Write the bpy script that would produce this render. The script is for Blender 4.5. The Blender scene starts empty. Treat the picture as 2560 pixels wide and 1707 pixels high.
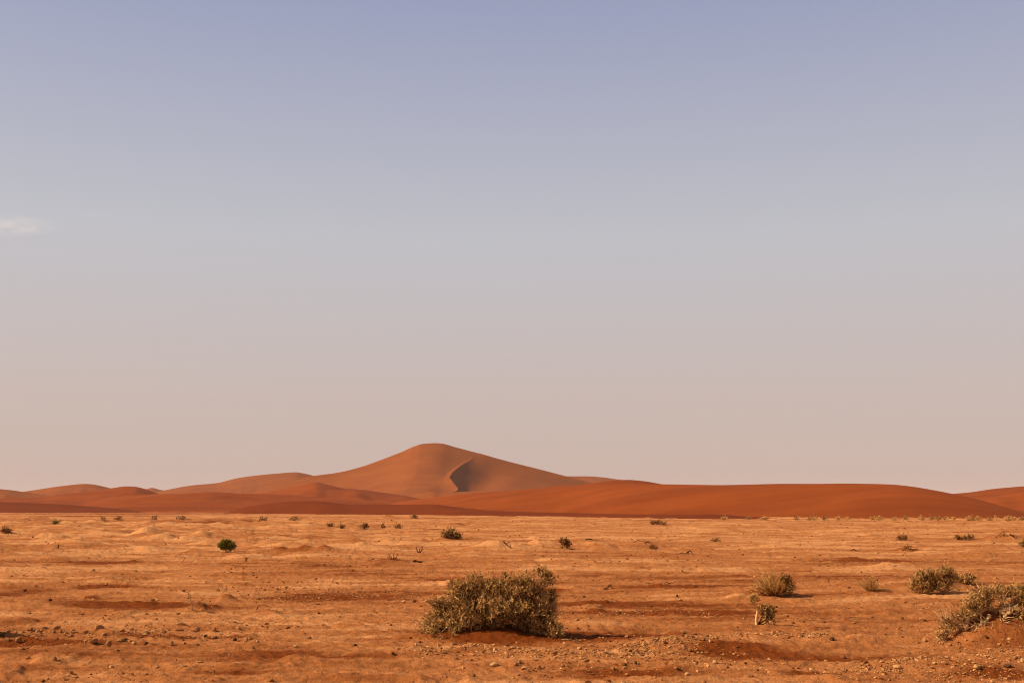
import bpy, math, random
import numpy as np

R = math.radians
sc = bpy.context.scene
COL = sc.collection
rng = np.random.default_rng(7)

# ------------------------------------------------------------------ camera
F = 2844.0                       # focal length in photograph pixels (40 mm on 36 mm)
HZ = 1270.0                      # level line in the photograph
CAMH = 1.6
PITCH = math.atan((HZ - 853.5) / F)
cam = bpy.data.cameras.new('camera')
cam.lens = 36.0 * F / 2560.0
cam.sensor_width = 36.0
cam.clip_start = 0.1
cam.clip_end = 60000
co = bpy.data.objects.new('camera', cam)
co.location = (0, 0, CAMH)
co.rotation_euler = (math.pi / 2 + PITCH, 0, 0)
COL.objects.link(co)
sc.camera = co

# ------------------------------------------------------------------ light
SUN_EL, SUN_OFF = R(36), R(6)    # sun from the left, a little on the camera's side
sdir = (-math.cos(SUN_EL) * math.cos(SUN_OFF), -math.cos(SUN_EL) * math.sin(SUN_OFF), math.sin(SUN_EL))
world = bpy.data.worlds.new('World')
sc.world = world
world.use_nodes = True
nt = world.node_tree
for n in list(nt.nodes):
    nt.nodes.remove(n)
out = nt.nodes.new('ShaderNodeOutputWorld')
bg = nt.nodes.new('ShaderNodeBackground')
sky = nt.nodes.new('ShaderNodeTexSky')
sky.sky_type = 'NISHITA'
sky.sun_disc = False
sky.sun_elevation = SUN_EL
sky.sun_rotation = R(270 - 6)
sky.altitude = 600
sky.air_density = 1.0
sky.dust_density = 4.0
sky.ozone_density = 1.5
bg.inputs['Strength'].default_value = 0.074
# desert dust veil: warm near the horizon, thinning with height, the same all round
tc = nt.nodes.new('ShaderNodeTexCoord')
sep = nt.nodes.new('ShaderNodeSeparateXYZ')
ramp = nt.nodes.new('ShaderNodeValToRGB')
mixw = nt.nodes.new('ShaderNodeMix')
mixw.data_type = 'RGBA'
cr = ramp.color_ramp
stops = [(0.0, (6.25, 4.6, 4.0)), (0.094, (6.35, 5.05, 4.55)), (0.232, (5.84, 5.68, 5.92)), (0.32, (4.8, 4.85, 5.8)),
         (0.413, (3.64, 3.9, 5.5)), (0.6, (2.2, 2.6, 4.0)), (1.0, (1.0, 1.2, 1.8))]
while len(cr.elements) > 1:
    cr.elements.remove(cr.elements[-1])
for i, (p, c) in enumerate(stops):
    e = cr.elements[0] if i == 0 else cr.elements.new(p)
    e.position = p
    e.color = (c[0] / 10, c[1] / 10, c[2] / 10, 1)
vm = nt.nodes.new('ShaderNodeVectorMath')
vm.operation = 'SCALE'
vm.inputs['Scale'].default_value = 10.0
nt.links.new(tc.outputs['Generated'], sep.inputs[0])
nt.links.new(sep.outputs['Z'], ramp.inputs[0])
nt.links.new(ramp.outputs[0], vm.inputs[0])
mixw.inputs['Factor'].default_value = 0.86
nt.links.new(sky.outputs[0], mixw.inputs['A'])
nt.links.new(vm.outputs[0], mixw.inputs['B'])
nt.links.new(mixw.outputs['Result'], bg.inputs['Color'])
nt.links.new(bg.outputs[0], out.inputs['Surface'])

sun = bpy.data.lights.new('sun', 'SUN')
sun.energy = 5.0
sun.angle = R(0.55)
sun.color = (1.0, 0.87, 0.68)
so = bpy.data.objects.new('sun', sun)
from mathutils import Vector
so.rotation_euler = Vector(sdir).to_track_quat('Z', 'Y').to_euler()
so.location = (-20, -10, 40)
COL.objects.link(so)

sc.view_settings.view_transform = 'Standard'
sc.view_settings.look = 'None'
sc.view_settings.exposure = 0.42
sc.view_settings.gamma = 1.0
sc.view_settings.use_curve_mapping = False
sc.render.engine = 'CYCLES'
sc.cycles.use_denoising = True
sc.cycles.filter_width = 1.1
sc.cycles.volume_bounces = 1
sc.cycles.max_bounces = 6
sc.cycles.diffuse_bounces = 3

# ------------------------------------------------------------------ projection helpers
CP, SP = math.cos(PITCH), math.sin(PITCH)


def ray(px, py):
    u = (px - 1280.0) / F
    v = (853.5 - py) / F
    return np.array([u, CP - v * SP, SP + v * CP])


def gp(px, py):
    """point of the level plain seen at that place of the photograph"""
    d = ray(px, py)
    t = -CAMH / d[2]
    return d[0] * t, d[1] * t


def at(px, py, Y):
    d = ray(px, py)
    t = Y / d[1]
    return np.array([d[0] * t, Y, CAMH + d[2] * t])


# ------------------------------------------------------------------ noise
def _hash(ix, iy, seed):
    h = (ix.astype(np.int64) * 374761393 + iy.astype(np.int64) * 668265263 + seed * 1442695041) & 0xFFFFFFFF
    h = ((h ^ (h >> 13)) * 1274126177) & 0xFFFFFFFF
    h = (h ^ (h >> 16)) & 0xFFFFFFFF
    return h


def noise(x, y, seed=0):
    ix, iy = np.floor(x), np.floor(y)
    fx, fy = x - ix, y - iy
    ux = fx * fx * fx * (fx * (fx * 6 - 15) + 10)
    uy = fy * fy * fy * (fy * (fy * 6 - 15) + 10)

    def g(dx, dy):
        a = _hash(ix + dx, iy + dy, seed).astype(np.float64) * (2 * math.pi / 4294967296.0)
        return np.cos(a) * (fx - dx) + np.sin(a) * (fy - dy)
    n0 = g(0, 0) * (1 - ux) + g(1, 0) * ux
    n1 = g(0, 1) * (1 - ux) + g(1, 1) * ux
    return (n0 * (1 - uy) + n1 * uy) * 1.5


def fbm(x, y, seed=0, octv=4, gain=0.5):
    s, a = 0, 1.0
    for i in range(octv):
        s = s + a * noise(x, y, seed + i * 17)
        x, y, a = x * 2.03, y * 2.03, a * gain
    return s


def sst(a, b, x):
    t = np.clip((x - a) / (b - a), 0, 1)
    return t * t * (3 - 2 * t)


# ------------------------------------------------------------------ the shape of the plain
# mounds: place in the photograph, half width and height in its pixels, depth ratio, loose sand
MOUNDS = [
    (1235, 1588, 175, 40, .75, 1), (2520, 1598, 165, 72, .8, .8), (2410, 1596, 70, 26, .8, .4), (975, 1406, 55, 13, 1, .7), (1125, 1351, 60, 11, 1, .3),
    (1255, 1374, 75, 20, 1, -.6), (1475, 1370, 60, 13, 1, -.4), (1340, 1370, 55, 12, 1, -.5), (1360, 1372, 40, 10, 1, -.4),
    (365, 1340, 36, 20, 1.1, -.5), (340, 1328, 44, 13, 1.2, -.5), (505, 1345, 36, 18, 1.1, -.3), (470, 1349, 34, 12, 1, -.4),
    (135, 1346, 40, 16, 1.1, -.4), (190, 1354, 40, 12, 1.1, -.5), (120, 1352, 34, 10, 1.1, -.5), (35, 1336, 44, 13, 1.1, -.5),
    (172, 1309, 22, 9, 1.3, -.3), (240, 1311, 18, 7, 1.3, 0), (95, 1322, 30, 9, 1.2, -.4), (20, 1308, 30, 8, 1.2, -.4),
    (270, 1336, 30, 8, 1.2, -.4), (420, 1348, 30, 9, 1.2, -.4), (565, 1500, 34, 17, 1, .1), (505, 1530, 46, 15, 1, .9),
    (675, 1540, 42, 14, 1, .8), (2345, 1478, 95, 20, 1, .8), (2265, 1376, 40, 12, 1, .8), (2515, 1350, 60, 16, 1, .5),
    (2460, 1392, 100, 9, 1, 0), (968, 1296, 26, 8, 2, .9), (1137, 1317, 30, 9, 1.4, .8), (1925, 1490, 75, 12, 1, .8),
    (1000, 1482, 40, 9, 1, -.4), (705, 1385, 30, 8, 1, .3), (762, 1386, 24, 12, 1, .6), (810, 1386, 26, 10, 1, .7), (828, 1360, 22, 8, 1, .3),
    (625, 1376, 32, 6, 1, .9), (240, 1445, 60, 13, 1, -.2), (270, 1447, 45, 9, 1, -.2), (225, 1500, 30, 9, 1, .3), (1005, 1352, 60, 8, 1, -.3), (900, 1375, 80, 6, 1, -.4),
    (1180, 1385, 40, 6, 1, .4), (1610, 1362, 45, 10, 1, -.3), (1495, 1318, 40, 6, 1.4, -.2), (2090, 1325, 60, 8, 1.3, -.3),
    (2180, 1340, 40, 7, 1.2, -.3), (2200, 1420, 70, 9, 1, -.3), (1780, 1328, 60, 6, 1.3, -.2), (2090, 1585, 120, 12, .6, .3),
    (1760, 1612, 260, 13, .55, 0), (2130, 1603, 120, 8, .5, 0), (1330, 1648, 260, 9, .6, 0), (2380, 1660, 230, 12, .5, 0), (300, 1600, 330, 8, .4, 0),
    (40, 1520, 150, 10, .8, 0), (1480, 1560, 160, 10, .5, -.5), (1980, 1300, 80, 6, 2, -.2), (2410, 1302, 60, 6, 2, -.3), (1330, 1299, 40, 4, 2, -.3),
    (600, 1300, 40, 5, 2, 0), (85, 1300, 40, 5, 2, .4), (100, 1297, 16, 6, 3, .7), (40, 1299, 14, 5, 3, .7), (330, 1298, 10, 5, 3, .6),
]
MW = []
for px, py, hw, hp, dr, s in MOUNDS:
    x, y = gp(px, py)
    hw = hw * (1.25 if hp < 25 and py < 1460 else 1.0)
    MW.append((x, y, hw * y / F, hw * y / F * dr, hp * y / F * (0.85 if hp < 25 and py < 1460 else 1.0), s))

# drifts of loose red sand (place, half width, half height in photograph pixels)
SAND = [(870, 1487, 260, 17, 1), (1560, 1502, 300, 9, .8), (1640, 1527, 260, 8, .8), (1830, 1624, 120, 15, 1), (1450, 1594, 190, 16, .9),
        (250, 1462, 60, 9, .9), (60, 1478, 90, 10, .7), (70, 1612, 120, 9, 1), (2150, 1402, 120, 6, .9), (360, 1520, 190, 9, .9),
        (180, 1540, 140, 8, .6), (2480, 1680, 170, 16, .8), (1960, 1425, 90, 5, .7), (250, 1410, 110, 6, .8), (1120, 1447, 100, 5, .7),
        (1350, 1470, 60, 8, .7), (60, 1560, 110, 10, .7), (450, 1592, 200, 6, .7), (1560, 1690, 230, 14, .7), (2480, 1462, 120, 5, .6),
        (2100, 1490, 180, 5, .6), (2020, 1690, 80, 14, .5), (1230, 1596, 180, 16, 1), (700, 1345, 200, 3, .3), (1960, 1640, 180, 12, .5),
        (330, 1284, 420, 2.2, .7), (300, 1303, 420, 3, .5), (800, 1640, 160, 10, .35), (960, 1600, 90, 6, .5), (560, 1690, 160, 10, .4),
        (1700, 1466, 180, 4, .6), (2300, 1448, 120, 4, .4), (1010, 1365, 60, 3, .4), (1080, 1325, 30, 2, .5), (1470, 1440, 70, 3, .4),
        (250, 1290, 200, 1.6, .8), (760, 1293, 160, 1.4, .6), (1150, 1296, 140, 1.2, .5), (1700, 1301, 200, 1.0, .5), (2250, 1303, 240, 1.0, .5), (500, 1308, 160, 2, .4)]
SW = []
for px, py, hw, hh, s in SAND:
    x, y = gp(px, py)
    y0, y1 = gp(px, py + hh)[1], gp(px, py - hh)[1]
    SW.append((x, (y0 + y1) / 2, hw * y / F, (y1 - y0) / 2, s))


def height(x, y, want_sand=False):
    x = np.asarray(x, float)
    y = np.asarray(y, float)
    d = np.hypot(x, y)
    z = 0.07 * fbm(x / 11 + 3.1, y / 15, 1, 3) * sst(5, 16, d)
    z += 0.030 * fbm(x / 2.6, y / 1.7 + 9, 2, 3)
    # hummocky crust in the middle distance, mostly on the left
    m = sst(28, 50, d) * (1 - sst(150, 260, d)) * (0.25 + 0.75 * sst(0.05, -0.25, x / np.maximum(d, 1)))
    hmm = fbm(x / 4.5 + 7, y / 6.5, 3, 4)
    z += m * 0.30 * np.maximum(hmm, -0.12) + m * 0.05 * fbm(x / 1.3, y / 1.5, 33, 3)
    # crust: clods and little broken edges
    n = fbm(x / 0.55, y / 0.42, 4, 3)
    z += 0.024 * (1 - np.abs(n)) ** 3 + 0.015 * fbm(x / 0.15, y / 0.12, 5, 2)
    cl = noise(x / 0.9 + 40, y / 0.7, 6)
    z += 0.045 * sst(0.45, 0.70, cl)
    cl2 = noise(x / 2.4 + 40, y / 2.4, 16)
    z += 0.10 * sst(0.5, 0.8, cl2) * sst(24, 40, d)
    # wind streaks across the view
    z += 0.012 * fbm(x / 3.2, y / 0.55, 8, 2)
    sand = 0.60 * fbm(x / 9, y / 3.2 + 5, 11, 4) - 0.10 + 0.28 * fbm(x / 1.6, y / 0.5, 12, 2) - 0.22 * sst(22, 60, d) - 0.08 * (1 - sst(9, 20, d))
    wob = 1 + 0.35 * fbm(x / 1.1, y / 1.1, 13, 3) + 0.3 * fbm(x / 3.5, y / 3.5, 15, 2) * sst(20, 35, d)
    lump = 0.32 * fbm(x / 0.7 + 5, y / 0.9, 14, 3) * sst(20, 35, d)
    for mx, my, rx, ry, hh, s in MW:
        qx, qy = (x - mx) / rx, (y - my) / ry
        q = qx * qx + qy * qy
        k = q < 6
        if not np.any(k):
            continue
        if x.ndim == 0:
            w = math.exp(-1.7 * float(q) * float(wob))
            z = z + hh * w * (1 + float(lump))
            sand = sand + s * 1.1 * w
        else:
            w = np.exp(-1.7 * q[k] * wob[k])
            z[k] += hh * w * (1 + lump[k])
            sand[k] += s * 1.1 * w
    for mx, my, rx, ry, s in SW:
        qx, qy = (x - mx) / rx, (y - my) / ry
        q = qx * qx + qy * qy
        k = q < 5
        if not np.any(k):
            continue
        if x.ndim == 0:
            w = math.exp(-1.2 * float(q) ** 1.5 * float(wob))
            sand = sand + s * w * 1.2
            z = z - 0.02 * s * w
        else:
            w = np.exp(-1.2 * q[k] ** 1.5 * wob[k])
            sand[k] += s * w * 1.2
            z[k] -= 0.02 * s * w
    z = z * (1 - sst(400, 900, d))
    if want_sand:
        return z, np.clip(sand, -1, 1.3)
    return z


_hit = {}


def hit(px, py):
    """first point of the ground on the line of sight through that place of the photograph"""
    k = (round(px, 2), round(py, 2))
    if k not in _hit:
        d = ray(px, py)
        t0 = -CAMH / d[2]
        t = np.linspace(0.7 * t0, 1.35 * t0, 260)
        g = CAMH + d[2] * t - height(d[0] * t, d[1] * t)
        i = int(np.argmax(g < 0)) if np.any(g < 0) else 259
        i = max(i, 1)
        f = g[i - 1] / max(g[i - 1] - g[i], 1e-9)
        tt = t[i - 1] + (t[i] - t[i - 1]) * min(max(f, 0), 1)
        _hit[k] = (d[0] * tt, d[1] * tt)
    return _hit[k]


def gz(x, y):
    return float(height(np.float64(x), np.float64(y)))


# ------------------------------------------------------------------ materials
MATS = {}


def newmat(name):
    m = bpy.data.materials.new(name)
    m.use_nodes = True
    t = m.node_tree
    b = t.nodes['Principled BSDF']
    b.inputs['Roughness'].default_value = 0.95
    b.inputs['Specular IOR Level'].default_value = 0.03
    MATS[name] = m
    return m, t, b


def N(t, k, **kw):
    n = t.nodes.new(k)
    for a, v in kw.items():
        setattr(n, a, v)
    return n


def noise_node(t, vec, scale, detail=4, rough=0.55):
    n = N(t, 'ShaderNodeTexNoise')
    n.inputs['Scale'].default_value = scale
    n.inputs['Detail'].default_value = detail
    n.inputs['Roughness'].default_value = rough
    t.links.new(vec, n.inputs['Vector'])
    return n.outputs['Fac']


def maprange(t, v, a, b, c=0.0, d=1.0):
    n = N(t, 'ShaderNodeMapRange')
    n.inputs['From Min'].default_value = a
    n.inputs['From Max'].default_value = b
    n.inputs['To Min'].default_value = c
    n.inputs['To Max'].default_value = d
    t.links.new(v, n.inputs['Value'])
    return n.outputs['Result']


def mixc(t, f, a, b):
    n = N(t, 'ShaderNodeMix')
    n.data_type = 'RGBA'
    for k, v in (('A', a), ('B', b)):
        if isinstance(v, tuple):
            n.inputs[k].default_value = (*v, 1)
        else:
            t.links.new(v, n.inputs[k])
    if isinstance(f, float):
        n.inputs['Factor'].default_value = f
    else:
        t.links.new(f, n.inputs['Factor'])
    return n.outputs['Result']


def ground_material():
    m, t, b = newmat('desert_ground')
    g = N(t, 'ShaderNodeNewGeometry')
    pos = g.outputs['Position']
    at_ = N(t, 'ShaderNodeAttribute', attribute_name='sand')
    sand = at_.outputs['Fac']
    # stretch for wind streaks
    mp = N(t, 'ShaderNodeMapping')
    mp.inputs['Scale'].default_value = (0.35, 1.6, 1)
    t.links.new(pos, mp.inputs['Vector'])
    streak = noise_node(t, mp.outputs[0], 1.3, 6, 0.6)
    fine = noise_node(t, pos, 26, 4, 0.7)
    mid = noise_node(t, pos, 2.2, 5, 0.6)
    c = mixc(t, maprange(t, streak, 0.30, 0.72), CRUST_A, CRUST_B)
    c = mixc(t, maprange(t, mid, 0.45, 0.75, 0, 0.5), c, CRUST_C)
    # loose red sand
    ad = N(t, 'ShaderNodeMath', operation='ADD')
    t.links.new(sand, ad.inputs[0])
    t.links.new(maprange(t, streak, 0.2, 0.8, -0.35, 0.35), ad.inputs[1])
    c = mixc(t, maprange(t, ad.outputs[0], 0.02, 0.62, 0, 1), c, SAND_C)
    c = mixc(t, maprange(t, ad.outputs[0], -0.20, -0.6, 0, 0.85), c, PALE_C)
    # grit: dark and pale grains
    spk = noise_node(t, pos, 11, 3, 0.75)
    c = mixc(t, maprange(t, spk, 0.60, 0.70, 0, 0.55), c, GRIT_D)
    c = mixc(t, maprange(t, fine, 0.58, 0.72, 0, 0.6), c, GRIT_D)
    c = mixc(t, maprange(t, fine, 0.38, 0.28, 0, 0.40), c, PALE_C)
    t.links.new(c, b.inputs['Base Color'])
    bp1 = N(t, 'ShaderNodeBump')
    bp1.inputs['Strength'].default_value = 1.0
    bp1.inputs['Distance'].default_value = 0.055
    t.links.new(noise_node(t, pos, 9, 6, 0.65), bp1.inputs['Height'])
    bp2 = N(t, 'ShaderNodeBump')
    bp2.inputs['Strength'].default_value = 0.8
    bp2.inputs['Distance'].default_value = 0.02
    t.links.new(noise_node(t, pos, 38, 5, 0.7), bp2.inputs['Height'])
    t.links.new(bp1.outputs[0], bp2.inputs['Normal'])
    t.links.new(bp2.outputs[0], b.inputs['Normal'])
    return m


CRUST_A = (0.46, 0.160, 0.047)
CRUST_B = (0.32, 0.094, 0.022)
CRUST_C = (0.52, 0.195, 0.060)
SAND_C = (0.19, 0.040, 0.0055)
PALE_C = (0.60, 0.250, 0.085)
GRIT_D = (0.10, 0.026, 0.007)


def dune_material(name, a, c2):
    m, t, b = newmat(name)
    g = N(t, 'ShaderNodeNewGeometry')
    pos = g.outputs['Position']
    mp = N(t, 'ShaderNodeMapping')
    mp.inputs['Scale'].default_value = (0.010, 0.035, 0.10)
    mp.inputs['Rotation'].default_value = (0, R(4), R(12))
    t.links.new(pos, mp.inputs['Vector'])
    n1 = noise_node(t, mp.outputs[0], 1.0, 4, 0.5)
    n2 = noise_node(t, pos, 0.35, 4, 0.6)
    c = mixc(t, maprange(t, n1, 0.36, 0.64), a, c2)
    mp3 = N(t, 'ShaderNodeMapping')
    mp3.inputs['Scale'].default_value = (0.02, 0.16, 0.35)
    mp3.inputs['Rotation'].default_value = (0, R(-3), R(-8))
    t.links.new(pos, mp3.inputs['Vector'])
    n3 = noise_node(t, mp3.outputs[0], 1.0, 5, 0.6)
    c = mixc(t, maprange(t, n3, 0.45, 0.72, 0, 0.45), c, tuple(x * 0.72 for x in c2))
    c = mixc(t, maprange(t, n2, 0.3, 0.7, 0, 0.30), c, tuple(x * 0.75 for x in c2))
    t.links.new(c, b.inputs['Base Color'])
    bp = N(t, 'ShaderNodeBump')
    bp.inputs['Strength'].default_value = 0.25
    bp.inputs['Distance'].default_value = 0.35
    mp2 = N(t, 'ShaderNodeMapping')
    mp2.inputs['Scale'].default_value = (0.5, 0.25, 0.5)
    t.links.new(pos, mp2.inputs['Vector'])
    t.links.new(noise_node(t, mp2.outputs[0], 1.0, 5, 0.55), bp.inputs['Height'])
    t.links.new(bp.outputs[0], b.inputs['Normal'])
    return m


def tint_material(name, dark, light, transl=0.0):
    m, t, b = newmat(name)
    a = N(t, 'ShaderNodeAttribute', attribute_name='tint')
    c = mixc(t, a.outputs['Fac'], dark, light)
    t.links.new(c, b.inputs['Base Color'])
    if transl:
        tr = N(t, 'ShaderNodeBsdfTranslucent')
        t.links.new(c, tr.inputs['Color'])
        mx = N(t, 'ShaderNodeMixShader')
        mx.inputs[0].default_value = transl
        t.links.new(b.outputs[0], mx.inputs[1])
        t.links.new(tr.outputs[0], mx.inputs[2])
        t.links.new(mx.outputs[0], t.nodes['Material Output'].inputs['Surface'])
    return m


def rock_material(name, a, c2):
    m, t, b = newmat(name)
    tc_ = N(t, 'ShaderNodeTexCoord')
    oi = N(t, 'ShaderNodeObjectInfo')
    n1 = noise_node(t, tc_.outputs['Object'], 1.6, 5, 0.6)
    c = mixc(t, maprange(t, n1, 0.3, 0.7), a, c2)
    c = mixc(t, maprange(t, oi.outputs['Random'], 0, 1, 0, 0.45), c, tuple(x * 0.55 for x in a))
    t.links.new(c, b.inputs['Base Color'])
    bp = N(t, 'ShaderNodeBump')
    bp.inputs['Strength'].default_value = 0.6
    bp.inputs['Distance'].default_value = 0.01
    t.links.new(noise_node(t, tc_.outputs['Object'], 5, 5, 0.65), bp.inputs['Height'])
    t.links.new(bp.outputs[0], b.inputs['Normal'])
    return m


M_GROUND = ground_material()
M_DUNE = dune_material('orange_dune_sand', (0.275, 0.055, 0.0066), (0.215, 0.040, 0.0045))
M_FAR = dune_material('far_dune_sand', (0.275, 0.069, 0.0115), (0.235, 0.056, 0.009))
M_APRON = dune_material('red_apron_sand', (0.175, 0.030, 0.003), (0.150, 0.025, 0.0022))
M_LEAF = tint_material('dry_olive_leaf', (0.060, 0.020, 0.0035), (0.70, 0.385, 0.120), 0.08)
M_LEAF2 = tint_material('brown_dry_leaf', (0.060, 0.020, 0.004), (0.44, 0.195, 0.055), 0.10)
M_STRAW = tint_material('straw_twig', (0.26, 0.115, 0.026), (0.86, 0.50, 0.155), 0.32)
M_GREEN = tint_material('green_leaf', (0.05, 0.048, 0.006), (0.24, 0.20, 0.022), 0.2)
M_WOOD = tint_material('pale_wood', (0.20, 0.095, 0.032), (0.66, 0.39, 0.155))
M_DARKWOOD = tint_material('dark_wood', (0.045, 0.018, 0.006), (0.19, 0.08, 0.026))
M_ROCK = rock_material('tan_stone', (0.42, 0.185, 0.066), (0.32, 0.125, 0.038))
M_ROCKD = rock_material('dark_stone', (0.085, 0.038, 0.016), (0.14, 0.060, 0.022))
M_ROCKP = rock_material('pale_stone', (0.60, 0.31, 0.115), (0.50, 0.23, 0.075))
M_GRAVEL = tint_material('gravel_grain', (0.18, 0.060, 0.015), (0.60, 0.275, 0.095))


# ------------------------------------------------------------------ mesh helpers
def mesh_from(name, V, Fq=None, Ft=None, tint=None, smooth=True, mat=None):
    me = bpy.data.meshes.new(name)
    V = np.asarray(V, np.float32).reshape(-1, 3)
    parts, tot = [], []
    for A, k in ((Fq, 4), (Ft, 3)):
        if A is not None and len(A):
            A = np.asarray(A, np.int32).reshape(-1, k)
            parts.append(A.ravel())
            tot.append(np.full(len(A), k, np.int32))
    loops = np.concatenate(parts)
    tot = np.concatenate(tot)
    start = np.concatenate([[0], np.cumsum(tot)[:-1]]).astype(np.int32)
    me.vertices.add(len(V))
    me.vertices.foreach_set('co', V.ravel())
    me.loops.add(len(loops))
    me.loops.foreach_set('vertex_index', loops)
    me.polygons.add(len(tot))
    me.polygons.foreach_set('loop_start', start)
    me.polygons.foreach_set('loop_total', tot)
    me.polygons.foreach_set('use_smooth', np.full(len(tot), smooth, bool))
    me.update(calc_edges=True)
    if tint is not None:
        a = me.attributes.new('tint', 'FLOAT', 'POINT')
        a.data.foreach_set('value', np.asarray(tint, np.float32))
    if mat:
        me.materials.append(mat)
    return me


def link(name, me, parent=None, loc=(0, 0, 0), **props):
    o = bpy.data.objects.new(name, me)
    COL.objects.link(o)
    o.location = loc
    if parent is not None:
        o.parent = parent
    for k, v in props.items():
        if v is not None:
            o[k] = v
    return o


def thing(name, label, cat, loc, group=None):
    o = link(name, None, None, loc, label=label, category=cat, group=group)
    o.empty_display_size = 0.1
    return o


def grid_quads(nr, nc, wrap=False):
    r = np.arange(nr - 1)[:, None]
    c = np.arange(nc if wrap else nc - 1)[None, :]
    c1 = (c + 1) % nc
    return np.stack([r * nc + c, r * nc + c1, (r + 1) * nc + c1, (r + 1) * nc + c], -1).reshape(-1, 4)


# ------------------------------------------------------------------ ground: one sheet round the camera to the horizon
def build_ground():
    k = 0.00150
    rr = [7.0]
    while rr[-1] < 480:
        rr.append(rr[-1] + k * rr[-1] ** 1.35)
    rr = np.array(rr)
    rr = np.concatenate([np.geomspace(0.3, 7.0, 26)[:-1], rr, np.geomspace(rr[-1], 7000, 40)[1:]])
    a = np.concatenate([np.linspace(-27, 27, 840), np.linspace(27, 40, 50)[1:], np.linspace(40, 320, 110)[1:-1], np.linspace(-40, -27, 50)[:-1] + 360])
    a = np.radians(a)
    X = rr[:, None] * np.sin(a)[None, :]
    Y = rr[:, None] * np.cos(a)[None, :]
    z, sand = height(X.ravel(), Y.ravel(), True)
    V = np.stack([X.ravel(), Y.ravel(), z], -1)
    V = np.concatenate([V, [[0, 0, gz(0, 0)]]])
    nc = len(a)
    q = grid_quads(len(rr), nc, True)
    ctr = len(V) - 1
    i = np.arange(nc)
    tr = np.stack([np.full(nc, ctr), (i + 1) % nc, i], -1)
    me = mesh_from('ground', V, q[:, ::-1], tr[:, ::-1], None, True, M_GROUND)
    at_ = me.attributes.new('sand', 'FLOAT', 'POINT')
    at_.data.foreach_set('value', np.append(sand, 0).astype(np.float32))
    link('ground', me, kind='structure')


build_ground()


# ------------------------------------------------------------------ dunes
def interp(pts, u):
    p = np.array(pts, float)
    # smooth (monotone cubic through the points)
    x, y = p[:, 0], p[:, 1]
    h = np.diff(x)
    dl = np.diff(y) / h
    m = np.zeros_like(x)
    m[1:-1] = np.where(dl[:-1] * dl[1:] > 0, 2 * dl[:-1] * dl[1:] / np.where(np.abs(dl[:-1] + dl[1:]) < 1e-9, 1, dl[:-1] + dl[1:]), 0)
    m[0], m[-1] = dl[0], dl[-1]
    u = np.clip(u, x[0], x[-1])
    i = np.clip(np.searchsorted(x, u) - 1, 0, len(x) - 2)
    t = (u - x[i]) / h[i]
    return ((2 * t**3 - 3 * t**2 + 1) * y[i] + (t**3 - 2 * t**2 + t) * h[i] * m[i] + (-2 * t**3 + 3 * t**2) * y[i + 1] + (t**3 - t**2) * h[i] * m[i + 1])


def dune(label, crest, D, wf, wb, mat, sharp=0.5, amp=0.10, wig=6, seed=0, n=240, nv=56, wscale=1.0):
    """crest: silhouette in the photograph; D: distance along the crest; wf / wb: reach of the front and back slope"""
    u = np.linspace(crest[0][0], crest[-1][0], n)
    v = interp(crest, u)
    Dd = interp(D, u) if isinstance(D, list) else np.full(n, float(D))
    P = np.array([at(a, b, c) for a, b, c in zip(u, v, Dd)])
    xc, zc = P[:, 0], np.maximum(P[:, 2], 0.05)
    Wf = interp(wf, u) if isinstance(wf, list) else np.full(n, float(wf))
    tf = np.linspace(1, 0, nv)
    tb = np.linspace(0, 1, 14)[1:]
    rows = []
    wx = wig * fbm(xc / 60 + seed, xc * 0 + seed, seed, 2)
    for t, s in [(t, -1) for t in tf] + [(t, 1) for t in tb]:
        W = Wf if s < 0 else np.full(n, float(wb))
        bell = 0.5 + 0.5 * math.cos(math.pi * t)
        conc = (1 - t) ** 1.35
        pr = bell * (1 - sharp) + conc * sharp
        y = Dd + s * t * W + wig * (1.5 * fbm(xc / 90 + seed, xc * 0 + 3.3, seed + 5, 2) + 1.6 * fbm(xc / 24 + seed, xc * 0 + 7.3, seed + 6, 3) * t) * t
        win = 4 * t * (1 - t)
        z = zc * pr + amp * zc * win * fbm(xc / (45 * wscale) + seed * 3.1, y / (70 * wscale), seed + 9, 3)
        z = z - 0.7 * t ** 4
        rows.append(np.stack([xc * (1 + 0.95 * (y / Dd - 1)), y, z], -1))
    V = np.concatenate(rows)
    q = grid_quads(nv + 13, n)
    me = mesh_from('sand_dune', V, q, None, None, True, mat)
    return link('sand_dune', me, kind='structure', label=label)


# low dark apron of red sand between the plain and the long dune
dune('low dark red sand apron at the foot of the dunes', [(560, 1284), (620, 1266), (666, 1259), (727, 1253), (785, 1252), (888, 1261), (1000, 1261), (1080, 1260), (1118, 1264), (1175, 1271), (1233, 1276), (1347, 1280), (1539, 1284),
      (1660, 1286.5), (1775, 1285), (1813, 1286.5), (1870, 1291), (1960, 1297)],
     [(560, 400), (785, 360), (1080, 310), (1347, 255), (1539, 222), (1775, 195), (1960, 178)], [(560, 60), (1080, 60), (1400, 45), (1960, 24)], 40, M_APRON, 0.1, 0.05, 9, 1, 420)
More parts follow.
